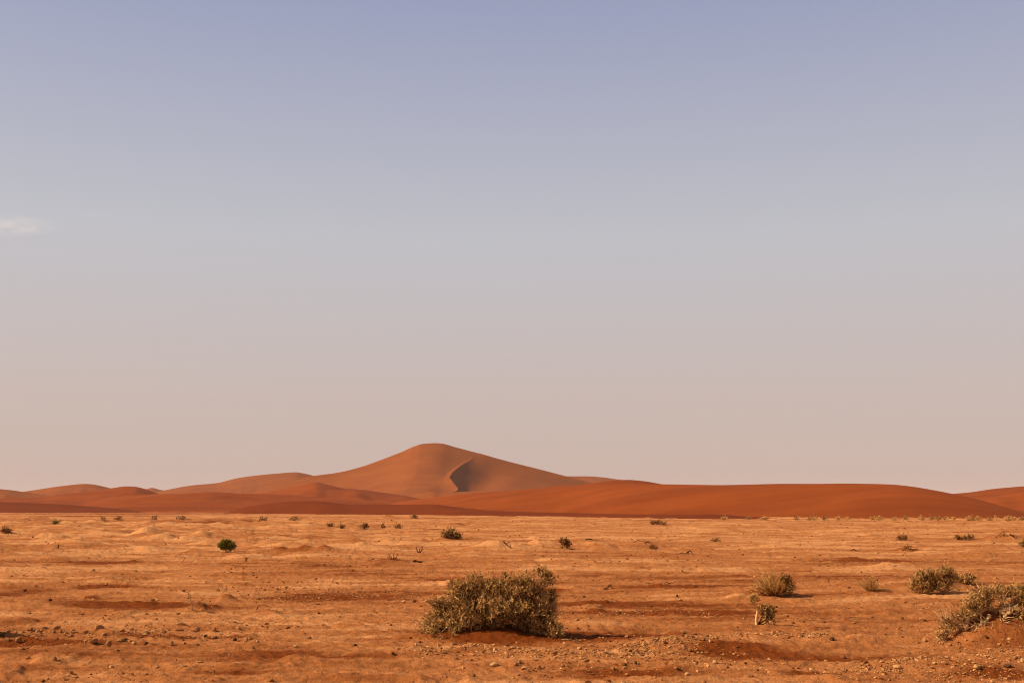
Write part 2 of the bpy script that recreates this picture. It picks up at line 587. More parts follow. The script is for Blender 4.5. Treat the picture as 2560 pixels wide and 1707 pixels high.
# the long orange dune on the right
dune('long smooth orange dune stretching across the right', [(960, 1264), (1010, 1252), (1068, 1245), (1175, 1233), (1261, 1227), (1347, 1220), (1424, 1213), (1500, 1210), (1600, 1209.5), (1660, 1210), (1813, 1212), (1966, 1210), (2081, 1210), (2157, 1212),
      (2226, 1214), (2272, 1218), (2330, 1227), (2372, 1235), (2425, 1246), (2483, 1260), (2521, 1270), (2560, 1281), (2620, 1294)],
     [(960, 520), (1261, 440), (1600, 340), (2081, 285), (2400, 255), (2620, 235)], [(960, 150), (1261, 150), (1600, 118), (2081, 108), (2400, 84), (2620, 60)], 110, M_DUNE, 0.15, 0.20, 4, 2, 320, wscale=1.6)
dune('brown dune cap rising behind the long orange dune', [(1380, 1230), (1424, 1216), (1481, 1207), (1531, 1201), (1569, 1199), (1608, 1202), (1650, 1209), (1700, 1219), (1760, 1232)],
     470, 70, 60, M_DUNE, 0.2, 0.05, 3, 3)
dune('orange dune at the right edge of the picture', [(2280, 1262), (2330, 1244), (2372, 1235), (2425, 1230), (2483, 1221.6), (2532, 1217), (2560, 1215), (2640, 1212), (2740, 1216), (2860, 1236), (2960, 1262)],
     560, 190, 130, M_DUNE, 0.2, 0.16, 6, 4)
# left hand dunes, near to far
dune('low dark dune at the left edge above the plain', [(-260, 1262), (-120, 1251), (0, 1254), (77, 1257), (153, 1260), (207, 1264), (290, 1271), (360, 1278)],
     [(-260, 470), (360, 470)], 80, 60, M_APRON, 0.2, 0.10, 5, 5)
dune('low orange dune crest at centre left', [(150, 1275), (207, 1268), (268, 1263), (344, 1257), (478, 1256), (560, 1257), (650, 1258), (740, 1262), (860, 1268), (960, 1274)],
     520, 95, 70, M_DUNE, 0.2, 0.12, 5, 6)
dune('wide orange dune in front of the big dune', [(230, 1252), (320, 1239), (383, 1235), (459, 1233), (528, 1229), (555, 1230), (593, 1233), (650, 1234), (727, 1238), (804, 1244), (880, 1248), (926, 1252), (980, 1255), (1080, 1262)],
     640, 110, 90, M_DUNE, 0.35, 0.14, 8, 7)
dune('rounded orange dune at left', [(-120, 1252), (0, 1246), (60, 1244), (103, 1243), (153, 1235), (230, 1227), (277, 1220), (318, 1215), (337, 1216), (364, 1222), (394, 1233), (440, 1246), (500, 1258)],
     760, 150, 90, M_DUNE, 0.35, 0.16, 10, 8)
dune('peaked orange dune before the foot of the big dune', [(600, 1250), (640, 1236), (681, 1227), (727, 1218), (765, 1209), (790, 1205), (823, 1212), (861, 1220), (900, 1223), (946, 1229), (1003, 1237), (1034, 1243), (1100, 1255)],
     860, 150, 110, M_DUNE, 0.45, 0.14, 10, 9)
dune('small pale crescent dune below the dark slip face', [(880, 1255), (915, 1248), (949, 1240), (976, 1238.5), (1022, 1240), (1049, 1233), (1083, 1228), (1105, 1231), (1150, 1229), (1200, 1227), (1260, 1228), (1340, 1240)],
     980, 90, 70, M_FAR, 0.4, 0.12, 8, 10)
dune('pale far dune at the left edge', [(-260, 1232), (-100, 1214), (-40, 1217), (0, 1222), (31, 1225), (55, 1228.5), (120, 1238), (200, 1250)],
     1050, 160, 120, M_FAR, 0.35, 0.12, 10, 11)
dune('pale pink far dune at left', [(-60, 1250), (20, 1236), (55, 1229), (77, 1226), (115, 1220), (165, 1213), (214, 1209), (230, 1210), (260, 1216), (300, 1226), (360, 1240), (420, 1252)],
     1250, 190, 120, M_FAR, 0.4, 0.10, 10, 12)
dune('small dark distant dune peak at left', [(320, 1238), (364, 1222.5), (379, 1219), (402, 1224), (417, 1226), (480, 1240)], 1900, 90, 90, M_FAR, 0.3, 0.05, 4, 13, 80)
dune('long pink dune shoulder left of the big dune', [(330, 1246), (417, 1224), (478, 1213), (541, 1207), (597, 1194), (650, 1187), (700, 1182.5), (739, 1180), (760, 1183), (783, 1188.5), (840, 1205), (920, 1230), (1000, 1250)],
     1650, 300, 160, M_FAR, 0.45, 0.05, 14, 14, wscale=3.0)
dune('faint far dune right of the big dune', [(1330, 1225), (1380, 1200), (1416, 1190), (1462, 1190), (1500, 1192), (1546, 1198), (1620, 1208), (1760, 1226), (1900, 1245)],
     1750, 220, 160, M_FAR, 0.3, 0.06, 8, 15)
# dunes carry on outside the frame
dune('orange dune chain continuing left outside the view', [(-1500, 1262), (-1200, 1225), (-900, 1215), (-600, 1232), (-380, 1226), (-200, 1236), (-80, 1252)], 900, 200, 150, M_DUNE, 0.3, 0.12, 10, 16)


def big_dune():
    sil = [(520, 1262), (600, 1240), (680, 1213), (730, 1199), (783, 1188), (842, 1180), (900, 1166), (946, 1150), (1003, 1128), (1035, 1114), (1055, 1108), (1087, 1106), (1103, 1107), (1137, 1116), (1194, 1131), (1271, 1152), (1347, 1171),
           (1416, 1189), (1462, 1201), (1500, 1211), (1560, 1225), (1640, 1243), (1700, 1258)]
    D0 = 1400.0
    nx, ny = 420, 260
    x0, x1 = at(520, 1250, D0)[0], at(1700, 1250, D0)[0]
    X = np.linspace(x0, x1, nx)
    Yv = np.linspace(980, 1560, ny)
    u = X / D0 * F * 0
    # pixel column of each x at the crest distance
    r0 = at(1280, 1200, D0)
    scale = (at(1281, 1200, D0)[0] - r0[0])
    u = 1280 + X / scale
    zc = np.array([at(a, b, D0)[2] for a, b in zip(u, interp(sil, u))])
    GX, GY = np.meshgrid(X, Yv)
    dist = D0 - GY
    zcm = np.maximum(zc, 2)[None, :] + 0 * GX
    front = zcm * np.exp(-0.60 * np.maximum(dist, 0) / zcm)
    # lens-like crest: a little round at the very top
    back = zcm * np.exp(-0.55 * np.maximum(-dist, 0) / zcm)
    zM = np.where(dist > 0, front, back)
    # secondary ridge with a slip face on its right
    rid = [(1200, 1132, 1405), (1172, 1150, 1372), (1148, 1166, 1340), (1132, 1181, 1310), (1127, 1191, 1288), (1131, 1199, 1268), (1140, 1210, 1245), (1148, 1221, 1222), (1138, 1227, 1200), (1120, 1231, 1175), (1101, 1236, 1150), (1080, 1246, 1120)]
    RP = np.array([at(*p) for p in rid])
    tt = np.linspace(0, len(rid) - 1, 160)
    RP = np.stack([interp(np.stack([np.arange(len(rid)), RP[:, k]], -1), tt) for k in range(3)], -1)
    best = np.full(GX.shape, -1e9)
    bd = np.full(GX.shape, 1e9)
    zr = np.zeros(GX.shape)
    side = np.zeros(GX.shape)
    for i in range(len(RP) - 1):
        a, b_ = RP[i], RP[i + 1]
        ab = b_[:2] - a[:2]
        L2 = float(ab @ ab) + 1e-9
        t = np.clip(((GX - a[0]) * ab[0] + (GY - a[1]) * ab[1]) / L2, 0, 1)
        qx, qy = GX - (a[0] + t * ab[0]), GY - (a[1] + t * ab[1])
        d = np.hypot(qx, qy)
        k = d < bd
        bd = np.where(k, d, bd)
        zr = np.where(k, a[2] + t * (b_[2] - a[2]), zr)
        cr_ = ab[0] * (GY - a[1]) - ab[1] * (GX - a[0])
        side = np.where(k, np.sign(cr_), side)
    # walking towards the camera, the right hand of the picture lies on the left of the path
    east = side > 0
    zS = np.where(east, zr - 0.60 * bd, zr * np.exp(-0.34 * bd / np.maximum(zr, 3)))
    zM2 = np.where(east, np.minimum(zM, 1e9), zM)
    kk = 5.0
    z = np.maximum(zM2, zS)
    h_ = np.clip(0.5 + 0.5 * (zM2 - zS) / kk, 0, 1)
    blend = zS * (1 - h_) + zM2 * h_ + kk * h_ * (1 - h_)
    near = sst(0, 14, bd)
    z = z * (1 - near) + blend * near
    # slip face hollow to the right of the ridge
    hol = np.exp(-((bd - 26) / 22) ** 2) * east * sst(1400, 1340, GY) * sst(1120, 1180, GY)
    z = z - 8.0 * hol
    z = z + 1.2 * fbm(GX / 60, GY / 80, 31, 3) * sst(0, 60, np.abs(dist)) * sst(0, 30, bd)
    edge = sst(980, 1060, GY) * (1 - sst(1500, 1560, GY))
    z = z * edge - 1.0 * (1 - edge)
    V = np.stack([GX, GY, z], -1).reshape(-1, 3)
    me = mesh_from('sand_dune', V, grid_quads(ny, nx), None, None, True, M_FAR)
    link('sand_dune', me, kind='structure', label='big pinkish dune with a dark slip face below its right shoulder')


big_dune()


# ------------------------------------------------------------------ plants
def unit(a):
    return a / np.maximum(np.linalg.norm(a, axis=-1, keepdims=True), 1e-9)


def sprigs(P, D, L, rad, nleaf, leafL, leafW, r, bend=0.35, tbase=None, leaf0=0.1, spread=0.9):
    """twigs (thin three-sided stems) set with small leaves; returns V, quads, tris, tint"""
    n = len(P)
    D = unit(D)
    ref = np.where(np.abs(D[:, 2:3]) < 0.9, np.array([[0, 0, 1.0]]), np.array([[1.0, 0, 0]]))
    A = unit(np.cross(D, ref))
    B = np.cross(D, A)
    bd = r.normal(0, bend, (n, 3))
    L = np.asarray(L)[:, None] * np.ones((n, 1))
    p1 = P + D * L * 0.5 + bd * L * 0.12
    p2 = P + D * L + bd * L * 0.45
    ang = np.array([0, 2.094, 4.189])
    rad = np.asarray(rad) * np.ones((n,))
    V = []
    for p, s in ((P, 1.0), (p1, 0.75), (p2, 0.3)):
        for a in ang:
            V.append(p + (A * math.cos(a) + B * math.sin(a)) * (rad * s)[:, None])
    V = np.stack(V, 1)                        # n,9,3
    base = np.arange(n)[:, None] * 9
    q = []
    for lv in range(2):
        for k in range(3):
            k1 = (k + 1) % 3
            q.append(base + np.array([[lv * 3 + k, lv * 3 + k1, lv * 3 + 3 + k1, lv * 3 + 3 + k]]))
    Fq = np.concatenate(q, 0)
    tb = r.random(n) if tbase is None else tbase
    T = [np.repeat(np.clip(tb + r.normal(0, .12, n), 0, 1), 9)]
    Vs = [V.reshape(-1, 3)]
    off = n * 9
    Fq2 = []
    for k in range(nleaf):
        t = r.uniform(leaf0, 1.0, (n, 1))
        c = np.where(t < .5, P + (p1 - P) * t * 2, p1 + (p2 - p1) * (t - .5) * 2)
        d = unit(D * 0.7 + r.normal(0, spread, (n, 3)) * 0.8 + np.array([[0, 0, .15]]))
        sd = unit(np.cross(d, r.normal(0, 1, (n, 3))))
        ll = leafL * r.uniform(.6, 1.3, (n, 1))
        ww = leafW * r.uniform(.6, 1.3, (n, 1))
        quad = np.stack([c, c + d * ll * .45 + sd * ww, c + d * ll, c + d * ll * .45 - sd * ww], 1)
        Vs.append(quad.reshape(-1, 3))
        Fq2.append(off + np.arange(n)[:, None] * 4 + np.arange(4)[None, :])
        off += n * 4
        T.append(np.repeat(np.clip(tb + r.normal(0, .18, n) + (t[:, 0] - .55) * .5, 0, 1), 4))
    return np.concatenate(Vs), np.concatenate([Fq] + Fq2), np.concatenate(T)


def tubes(paths, sides=5, r=rng, tint=(0.3, 0.9)):
    """paths: list of (points n x 3, radii n); each becomes a tapered tube closed at the tip"""
    Vs, Fs, T, off = [], [], [], 0
    for pts, rad in paths:
        pts = np.asarray(pts, float)
        rad = np.asarray(rad, float)
        n = len(pts)
        tan = unit(np.gradient(pts, axis=0))
        ref = np.array([0.31, 0.2, 0.93])
        A = unit(np.cross(tan, ref))
        B = np.cross(tan, A)
        an = np.linspace(0, 2 * math.pi, sides, endpoint=False)
        ring = pts[:, None, :] + (A[:, None, :] * np.cos(an)[None, :, None] + B[:, None, :] * np.sin(an)[None, :, None]) * rad[:, None, None] * (1 + .12 * r.normal(0, 1, (n, sides, 1)))
        Vs.append(ring.reshape(-1, 3))
        Fs.append(off + grid_quads(n, sides, True))
        off += n * sides
        T.append(np.repeat(np.clip(r.uniform(*tint) + r.normal(0, .12, n), 0, 1), sides))
    return np.concatenate(Vs), np.concatenate(Fs), np.concatenate(T)


def curve(p0, p1, r, n=6, sag=0.15, jit=0.05):
    p0, p1 = np.asarray(p0, float), np.asarray(p1, float)
    L = np.linalg.norm(p1 - p0)
    t = np.linspace(0, 1, n)[:, None]
    side = r.normal(0, 1, 3) * sag * L
    pts = p0 + (p1 - p0) * t + side * (t * (1 - t)) * 1.5 + r.normal(0, jit * L, (n, 3)) * (t * (1 - t)) * 2
    return pts


def shrub(name, label, base, lobes, nspr, sprL, leafL, leafW, mat, wood=M_WOOD, nbranch=30, nleaf=9, up=0.55, seed=1, group=None, rad=0.0016, dep=0.8,
          cat='shrub', shell=0.30, brad=0.006, tb=(0.0, 1.0), sink=0.02, tuft=3.0, roots=None, woodtint=(.3, .9), bare=0):
    """base: foot in the photograph; lobes: (px, py, rx, rz[, dy]) in photograph pixels"""
    r = np.random.default_rng(seed)
    bx, by = hit(*base)
    s = by / F
    z0 = gz(bx, by)
    root = thing(name, label, cat, (bx, by, z0), group)
    lb = []
    for l in lobes:
        px, py, rx, rz = l[:4]
        dy = l[4] if len(l) > 4 else 0
        lb.append((np.array([(px - base[0]) * s, dy * s, (base[1] - py) * s]), np.array([rx * s, rx * s * dep, rz * s])))
    w = np.array([(b[0] * b[1] * b[2]) ** (2 / 3) for a, b in lb])
    w = w / w.sum()
    which = r.choice(len(lb), nspr, p=w)
    C = np.array([a for a, b in lb])[which]
    RR = np.array([b for a, b in lb])[which]
    dirs = unit(r.normal(0, 1, (nspr, 3)))
    rad_ = (r.random(nspr) ** shell)[:, None]
    # twigs stand in tufts, so that light and dark gather in clumps
    per = 7 if nspr > 300 else 5
    ci = np.arange(nspr) // per * per
    dirs, rad_, which, C, RR = dirs[ci], rad_[ci], which[ci], C[ci], RR[ci]
    dirs = unit(dirs + r.normal(0, .16, (nspr, 3)))
    P = C + dirs * RR * rad_ * 0.9 + r.normal(0, tuft * s, (nspr, 3))
    gzs = height(P[:, 0] + bx, P[:, 1] + by) - z0
    ok = P[:, 2] > gzs - 0.01
    P, dirs, which, C = P[ok], dirs[ok], which[ok], C[ok]
    n = len(P)
    org = np.array([0, 0, 0.0])
    out_ = unit(P - org)
    D = dirs * 0.65 + out_ * 0.45 + np.array([[0, 0, up]]) + r.normal(0, .45, (n, 3))
    ctint = r.normal(0, 1, nspr)[ci][ok]
    tbase = np.clip(tb[0] + (tb[1] - tb[0]) * (0.5 + 0.20 * r.normal(0, 1, n) + .28 * ctint), 0, 1)
    L = sprL * s * r.uniform(.6, 1.3, n)
    V, Fq, T = sprigs(P - unit(D) * (L * .4)[:, None], D, L, rad, nleaf, leafL * s, leafW * s, r, tbase=tbase)
    link('foliage', mesh_from('foliage', V, Fq, None, T, False, mat), root, kind='stuff')
    if nbranch:
        paths = []
        idx = r.choice(n, min(nbranch, n), replace=False)
        rts = [np.array([(a - base[0]) * s, 0.0, (base[1] - b) * s]) for a, b in roots] if roots else [org]
        for i in idx:
            tip = P[i] * (1.03 if r.random() < .3 else 0.96)
            rt = min(rts, key=lambda q: np.linalg.norm(q - tip))
            p0 = rt + np.array([r.normal(0, .08), r.normal(0, .05), 0]) * np.linalg.norm(tip - rt)
            p0[2] = gz(p0[0] + bx, p0[1] + by) - z0 - sink
            c = curve(p0, tip, r, 7, .18, .05)
            b0 = brad * r.uniform(.5, 1.2)
            paths.append((c, np.linspace(b0, b0 * .25, 7)))
            if r.random() < .6:
                k = r.integers(3, 6)
                e = c[k] + unit(r.normal(0, 1, 3) + np.array([0, 0, .6])) * np.linalg.norm(tip - rt) * .35
                paths.append((curve(c[k], e, r, 5, .15, .05), np.linspace(b0 * .5, b0 * .15, 5)))
        for k in range(bare):
            # bleached dead twigs standing out of the leafy face
            i = r.integers(0, n)
            if P[i][1] > 0:
                continue
            q = P[i] + unit(P[i] - C[i]) * 6 * s
            e = q + unit(r.normal(0, 1, 3) * np.array([1, .5, 1])) * r.uniform(14, 34) * s
            c = np.concatenate([[C[i]], curve(q, e, r, 6, .25, .06)])
            paths.append((c, np.concatenate([[1.2 * s], np.linspace(1.5 * s, .6 * s, 6)])))
        V, Fq, T = tubes(paths, 5, r, woodtint)
        link('branches', mesh_from('branches', V, Fq, None, T, True, wood), root)
    return root


def broom(name, label, base, w, h, n, mat, seed=1, group=None, cat='shrub', rad=0.0018, lean=0.0, nleaf=3, leafL=5, leafW=.8, dark_right=False):
    """a tuft of straight stems fanning out from its foot"""
    r = np.random.default_rng(seed)
    bx, by = hit(*base)
    s = by / F
    z0 = gz(bx, by)
    root = thing(name, label, cat, (bx, by, z0), group)
    a = r.uniform(0, 2 * math.pi, n)
    q = r.random(n) ** .6
    tipx, tipy = np.cos(a) * q * w * s, np.sin(a) * q * w * s
    tipz = h * s * np.sqrt(np.maximum(1 - q * q * .9, .05)) * r.uniform(.6, 1.08, n)
    P = np.stack([np.cos(a) * q * w * s * .22, np.sin(a) * q * w * s * .22, np.full(n, -.01)], -1)
    P[:, 2] = height(P[:, 0] + bx, P[:, 1] + by) - z0 - .01
    tip = np.stack([tipx + lean * s, tipy, tipz], -1)
    D = tip - P
    L = np.linalg.norm(D, axis=1)
    V, Fq, T = sprigs(P, D, L, rad, nleaf, leafL * s, leafW * s, r, bend=.22, leaf0=.35, spread=.5)
    link('stems', mesh_from('stems', V, Fq, None, T, False, mat), root, kind='stuff')
    return root


def px_path(base, pts, dy=None):
    """photograph pixels -> local points about a thing's foot"""
    bx, by = hit(*base)
    s = by / F
    dy = dy or [0] * len(pts)
    return np.array([[(a - base[0]) * s, c * s, (base[1] - b) * s] for (a, b), c in zip(pts, dy)])


def smooth_path(p, n):
    p = np.asarray(p, float)
    t = np.linspace(0, len(p) - 1, n)
    k = np.arange(len(p))
    return np.stack([interp(np.stack([k, p[:, i]], -1), t) for i in range(3)], -1)


# ---- the big bush on its own hump of sand
shrub('desert_shrub', 'big dense olive brown shrub on a sand mound in the foreground', (1235, 1560),
      [(1098, 1572, 38, 30, -10), (1125, 1540, 42, 40, 0), (1160, 1505, 44, 44, 0), (1195, 1478, 42, 40, 10), (1185, 1530, 48, 36, -20), (1225, 1492, 46, 44, 0),
       (1262, 1474, 36, 38, 10), (1300, 1482, 42, 42, 0), (1345, 1456, 36, 30, 10), (1325, 1500, 46, 40, 0), (1366, 1498, 24, 28, 0), (1290, 1530, 50, 30, -20),
       (1240, 1528, 50, 30, -30), (1362, 1548, 28, 34, -10), (1376, 1574, 20, 20, -20), (1325, 1548, 36, 28, -20), (1150, 1566, 40, 22, -30), (1345, 1525, 40, 34, 0), (1205, 1552, 45, 18, -10), (1280, 1552, 45, 18, -10), (1240, 1545, 40, 18, 10), (1092, 1584, 26, 14, -80), (1122, 1580, 30, 16, -70), (1076, 1580, 16, 16, -50), (1384, 1582, 14, 14, -50), (1090, 1558, 32, 28, -20), (1114, 1526, 34, 36, -5), (1372, 1508, 18, 30, 0), (1378, 1568, 22, 24, -30), (1150, 1480, 30, 30, 10), (1115, 1560, 30, 26, -40), (1140, 1548, 30, 24, -30)],
      5800, 20, 8.5, .8, M_LEAF, nbranch=300, nleaf=9, up=.35, bare=46, seed=11, rad=.0022, brad=.009, shell=.42, roots=[(1110, 1590), (1180, 1575), (1240, 1562), (1300, 1566), (1365, 1585)], woodtint=(.3, 1.0), tb=(0, 1.0))

# ---- bushes on the right
broom('desert_shrub', 'straw coloured broom shrub with a dark right flank', (1938, 1488), 56, 56, 560, M_STRAW, 21, lean=-8, nleaf=3, rad=.0034)
shrub('desert_shrub', 'dark leafy clump filling the right flank of the straw broom shrub', (1958, 1489), [(1962, 1465, 22, 22), (1948, 1474, 26, 14), (1925, 1478, 24, 9)],
      420, 16, 5.5, .9, M_LEAF2, nbranch=26, nleaf=9, seed=22, tb=(0, .6), brad=.006)  # darker foliage set into the right flank and base of the broom shrub
broom('dry_grass_tuft', 'pale straw grass tuft standing between two shrubs', (2176, 1477), 29, 40, 230, M_STRAW, 23, cat='grass tuft', nleaf=1, rad=.0028)
shrub('desert_shrub', 'two lobed olive shrub with a taller right crown', (2335, 1482), [(2300, 1452, 20, 17), (2318, 1446, 22, 20), (2290, 1464, 18, 12), (2350, 1446, 24, 22), (2367, 1432, 18, 18), (2365, 1452, 22, 20), (2345, 1464, 28, 12), (2376, 1446, 12, 17), (2310, 1468, 24, 10), (2330, 1472, 26, 8)],
      1300, 15, 7, .6, M_LEAF, nbranch=110, nleaf=9, seed=24, brad=.008, roots=[(2305, 1478), (2360, 1475)], tb=(0, .95), shell=.4)
broom('dry_grass_tuft', 'straw tuft at the left foot of the two lobed shrub', (2293, 1480), 20, 26, 160, M_STRAW, 25, cat='grass tuft', lean=-10, nleaf=1)
shrub('desert_shrub', 'low straggling bush just behind the two lobed shrub on its right', (2416, 1459), [(2404, 1454, 18, 8), (2424, 1449, 14, 12)], 230, 12, 5, .9, M_LEAF, nbranch=26, nleaf=7, seed=26, brad=.005)


def deadwood(name, label, base, paths, mat, cat='dead branch', seed=1, group=None, sides=5, twigs=0, tint=(.3, .9)):
    """paths: list of (pixel points, radius at the start, radius at the end, depth offsets)"""
    r = np.random.default_rng(seed)
    bx, by = hit(*base)
    s = by / F
    root_loc = (bx, by, gz(bx, by))
    ps = []
    for pts, r0, r1, *dy in paths:
        p = px_path(base, pts, dy[0] if dy else None)
        n = max(5, 3 * len(pts))
        c = smooth_path(p, n) + r.normal(0, .6 * s, (n, 3))
        ps.append((c, np.linspace(r0 * s, r1 * s, n)))
        for _ in range(twigs):
            k = r.integers(n // 3, n)
            e = c[k] + unit(r.normal(0, 1, 3) + np.array([0, -.1, .5])) * np.linalg.norm(c[-1] - c[0]) * r.uniform(.15, .4)
            ps.append((curve(c[k], e, r, 5, .2, .05), np.linspace(r1 * s, r1 * s * .4, 5)))
    V, Fq, T = tubes(ps, sides, r, tint)
    return link(name, mesh_from(name, V, Fq, None, T, True, mat), None, root_loc, label=label, category=cat, group=group)


deadwood('dead_branch', 'tangle of bleached dead twigs at the right foot of the two lobed shrub', (2385, 1480),
         [([(2368, 1472), (2380, 1476), (2404, 1481)], 2.2, .8), ([(2370, 1478), (2385, 1470), (2400, 1476)], 1.8, .6), ([(2366, 1476), (2378, 1481), (2394, 1480)], 1.6, .6), ([(2372, 1470), (2380, 1464), (2396, 1470)], 1.5, .5)],
         M_WOOD, seed=3, twigs=4)

# ---- sapling with a bare crooked stem
def sapling():
    base = (1893, 1561)
    bx, by = hit(*base)
    s = by / F
    r = np.random.default_rng(5)
    root = thing('sapling', 'small sapling with a bare pale crooked stem and a leafy side bush', 'sapling', (bx, by, gz(bx, by)))
    tr = smooth_path(px_path(base, [(1892, 1564), (1891, 1548), (1894, 1534), (1895, 1526), (1891, 1515), (1886, 1506)]), 16)
    V, Fq, T = tubes([(tr, np.linspace(3.3 * s, 1.6 * s, 16))], 8, r, (.8, 1))
    link('trunk', mesh_from('trunk', V, Fq, None, T, True, M_WOOD), root)
    ps = []
    for pts, a, b in (([(1894, 1562), (1902, 1550), (1912, 1534)], 2.6, 1), ([(1895, 1562), (1906, 1554), (1918, 1548), (1928, 1540)], 2.2, .8), ([(1897, 1562), (1912, 1558), (1922, 1552)], 1.8, .7)):
        c = smooth_path(px_path(base, pts), 10)
        ps.append((c, np.linspace(a * s, b * s, 10)))
    V, Fq, T = tubes(ps, 6, r, (0, .3))
    link('branches', mesh_from('branches', V, Fq, None, T, True, M_DARKWOOD), root)

    def clump(name, lobes, n, mat, tb):
        Ps, Ds = [], []
        for px, py, rx, rz, dy in lobes:
            d = unit(r.normal(0, 1, (n, 3)))
            c = np.array([(px - base[0]) * s, dy * s, (base[1] - py) * s])
            Ps.append(c + d * np.array([rx, rx * .8, rz]) * s * (r.random((n, 1)) ** .4))
            Ds.append(d * .7 + np.array([[.1, 0, .6]]) + r.normal(0, .3, (n, 3)))
        P, D = np.concatenate(Ps), np.concatenate(Ds)
        L = 9 * s * r.uniform(.6, 1.3, len(P))
        V, Fq, T = sprigs(P, D, L, .0016, 8, 4.5 * s, 1.1 * s, r, tbase=np.clip(r.normal(tb, .25, len(P)), 0, 1))
        link(name, mesh_from(name, V, Fq, None, T, False, mat), root, kind='stuff')
    clump('crown', [(1884, 1504, 7, 8, 0), (1887, 1499, 7, 7, 0)], 45, M_LEAF, .6)
    clump('foliage', [(1908, 1528, 11, 9, 0), (1926, 1530, 11, 11, 0), (1918, 1540, 12, 8, 0), (1925, 1550, 11, 11, 0)], 90, M_LEAF, .5)


sapling()

# ---- the gnarled shrub at the right edge
def gnarled():
    base = (2494, 1534)
    bx, by = hit(*base)
    s = by / F
    z0 = gz(bx, by)
    r = np.random.default_rng(9)
    root = thing('gnarled_shrub', 'gnarled shrub with twisted pale limbs sprawling over a mound', 'shrub', (bx, by, z0))
    limbs = [([(2496, 1528), (2470, 1524), (2440, 1534), (2412, 1552), (2385, 1562), (2356, 1578)], 7, 3, [20, 10, 0, -6, -10, -14]),
             ([(2486, 1530), (2500, 1520), (2505, 1508), (2508, 1494)], 5.5, 3.5, [0, -6, -8, -8]),
             ([(2490, 1528), (2478, 1512), (2462, 1498), (2446, 1488)], 5, 2, [10, 6, 4, 0]),
             ([(2495, 1530), (2526, 1520), (2552, 1528), (2590, 1548)], 6, 3, [-4, -10, -10, -10]),
             ([(2500, 1526), (2530, 1512), (2560, 1500), (2600, 1490)], 6, 3, [6, 6, 8, 10]),
             ([(2498, 1532), (2520, 1530), (2546, 1538), (2566, 1556)], 4, 2, [-12, -20, -20, -16]),
             ([(2470, 1536), (2455, 1552), (2436, 1562), (2428, 1570)], 4.5, 2, [-10, -16, -22, -26]),
             ([(2420, 1552), (2400, 1548), (2385, 1540), (2368, 1545)], 4, 1.2, [-6, -10, -10, -12]),
             ([(2392, 1560), (2375, 1552), (2362, 1550), (2350, 1542)], 3, .8, [-10, -14, -16, -16]),
             ([(2372, 1572), (2362, 1582), (2350, 1588), (2342, 1592)], 3, 1, [-14, -16, -18, -18]),
             ([(2508, 1534), (2496, 1548), (2490, 1556)], 4, 2, [-16, -22, -26]), ([(2464, 1578), (2456, 1574), (2448, 1580)], 3, 1.4, [-30, -32, -34]),
             ([(2404, 1556), (2408, 1566), (2406, 1574)], 3, 1.5, [-12, -16, -20]), ([(2455, 1500), (2462, 1486), (2455, 1475)], 3, 1, [0, 0, 0]), ([(2560, 1500), (2566, 1488), (2562, 1476)], 3, 1, [6, 6, 6])]
    for pts, a, b, dy in limbs:
        p = px_path(base, pts, dy)
        n = 4 * len(pts)
        c = smooth_path(p, n) + r.normal(0, .9 * s, (n, 3))
        ps = [(c, np.linspace(a * s, b * s, n) * (1 + .15 * r.normal(0, 1, n)))]
        for _ in range(20):
            k = r.integers(n // 4, n)
            e = c[k] + unit(r.normal(0, 1, 3) + np.array([-.35, -.15, .55])) * r.uniform(12, 34) * s
            ps.append((curve(c[k], e, r, 6, .2, .06), np.linspace(1.4 * s, .4 * s, 6)))
        V, Fq, T = tubes(ps, 7, r, (.25, 1))
        link('limb', mesh_from('limb', V, Fq, None, T, True, M_WOOD), root)
    cl = [(2462, 1490, 26, 18, 4), (2440, 1508, 24, 16, 0), (2430, 1520, 18, 12, -4), (2495, 1482, 14, 14, 2), (2514, 1490, 18, 14, 6), (2552, 1486, 26, 20, 8), (2580, 1500, 28, 24, 8), (2560, 1510, 22, 16, 10), (2548, 1542, 18, 22, -14),
          (2572, 1546, 22, 24, -14), (2410, 1540, 22, 10, -4), (2424, 1534, 16, 9, -2), (2366, 1566, 14, 10, -12), (2352, 1584, 12, 9, -18), (2380, 1556, 10, 8, -8), (2600, 1520, 30, 26, 0), (2470, 1506, 16, 10, 0)]
    Ps, Ds = [], []
    for px, py, rx, rz, dy in cl:
        n = int(rx * rz * .34)
        d = unit(r.normal(0, 1, (n, 3)))
        c = np.array([(px - base[0]) * s, dy * s, (base[1] - py) * s])
        Ps.append(c + d * np.array([rx, rx * .8, rz]) * s * .9 * (r.random((n, 1)) ** .4))
        Ds.append(d * .7 + np.array([[-.1, 0, .6]]) + r.normal(0, .35, (n, 3)))
    P, D = np.concatenate(Ps), np.concatenate(Ds)
    L = 13 * s * r.uniform(.6, 1.3, len(P))
    V, Fq, T = sprigs(P, D, L, .0018, 9, 6.5 * s, .75 * s, r, tbase=np.clip(r.normal(.55, .32, len(P)), 0, 1))
    link('foliage', mesh_from('foliage', V, Fq, None, T, False, M_LEAF), root, kind='stuff')


gnarled()

# ---- shrub just outside the frame on the left: its shadow reaches into the picture
shrub('desert_shrub', 'dark shrub at the very left edge casting its shadow over the stones', (-88, 1592), [(-95, 1545, 55, 45), (-60, 1560, 40, 30), (-75, 1510, 35, 30)], 700, 20, 7, 1.0, M_LEAF2, nbranch=40, seed=31)

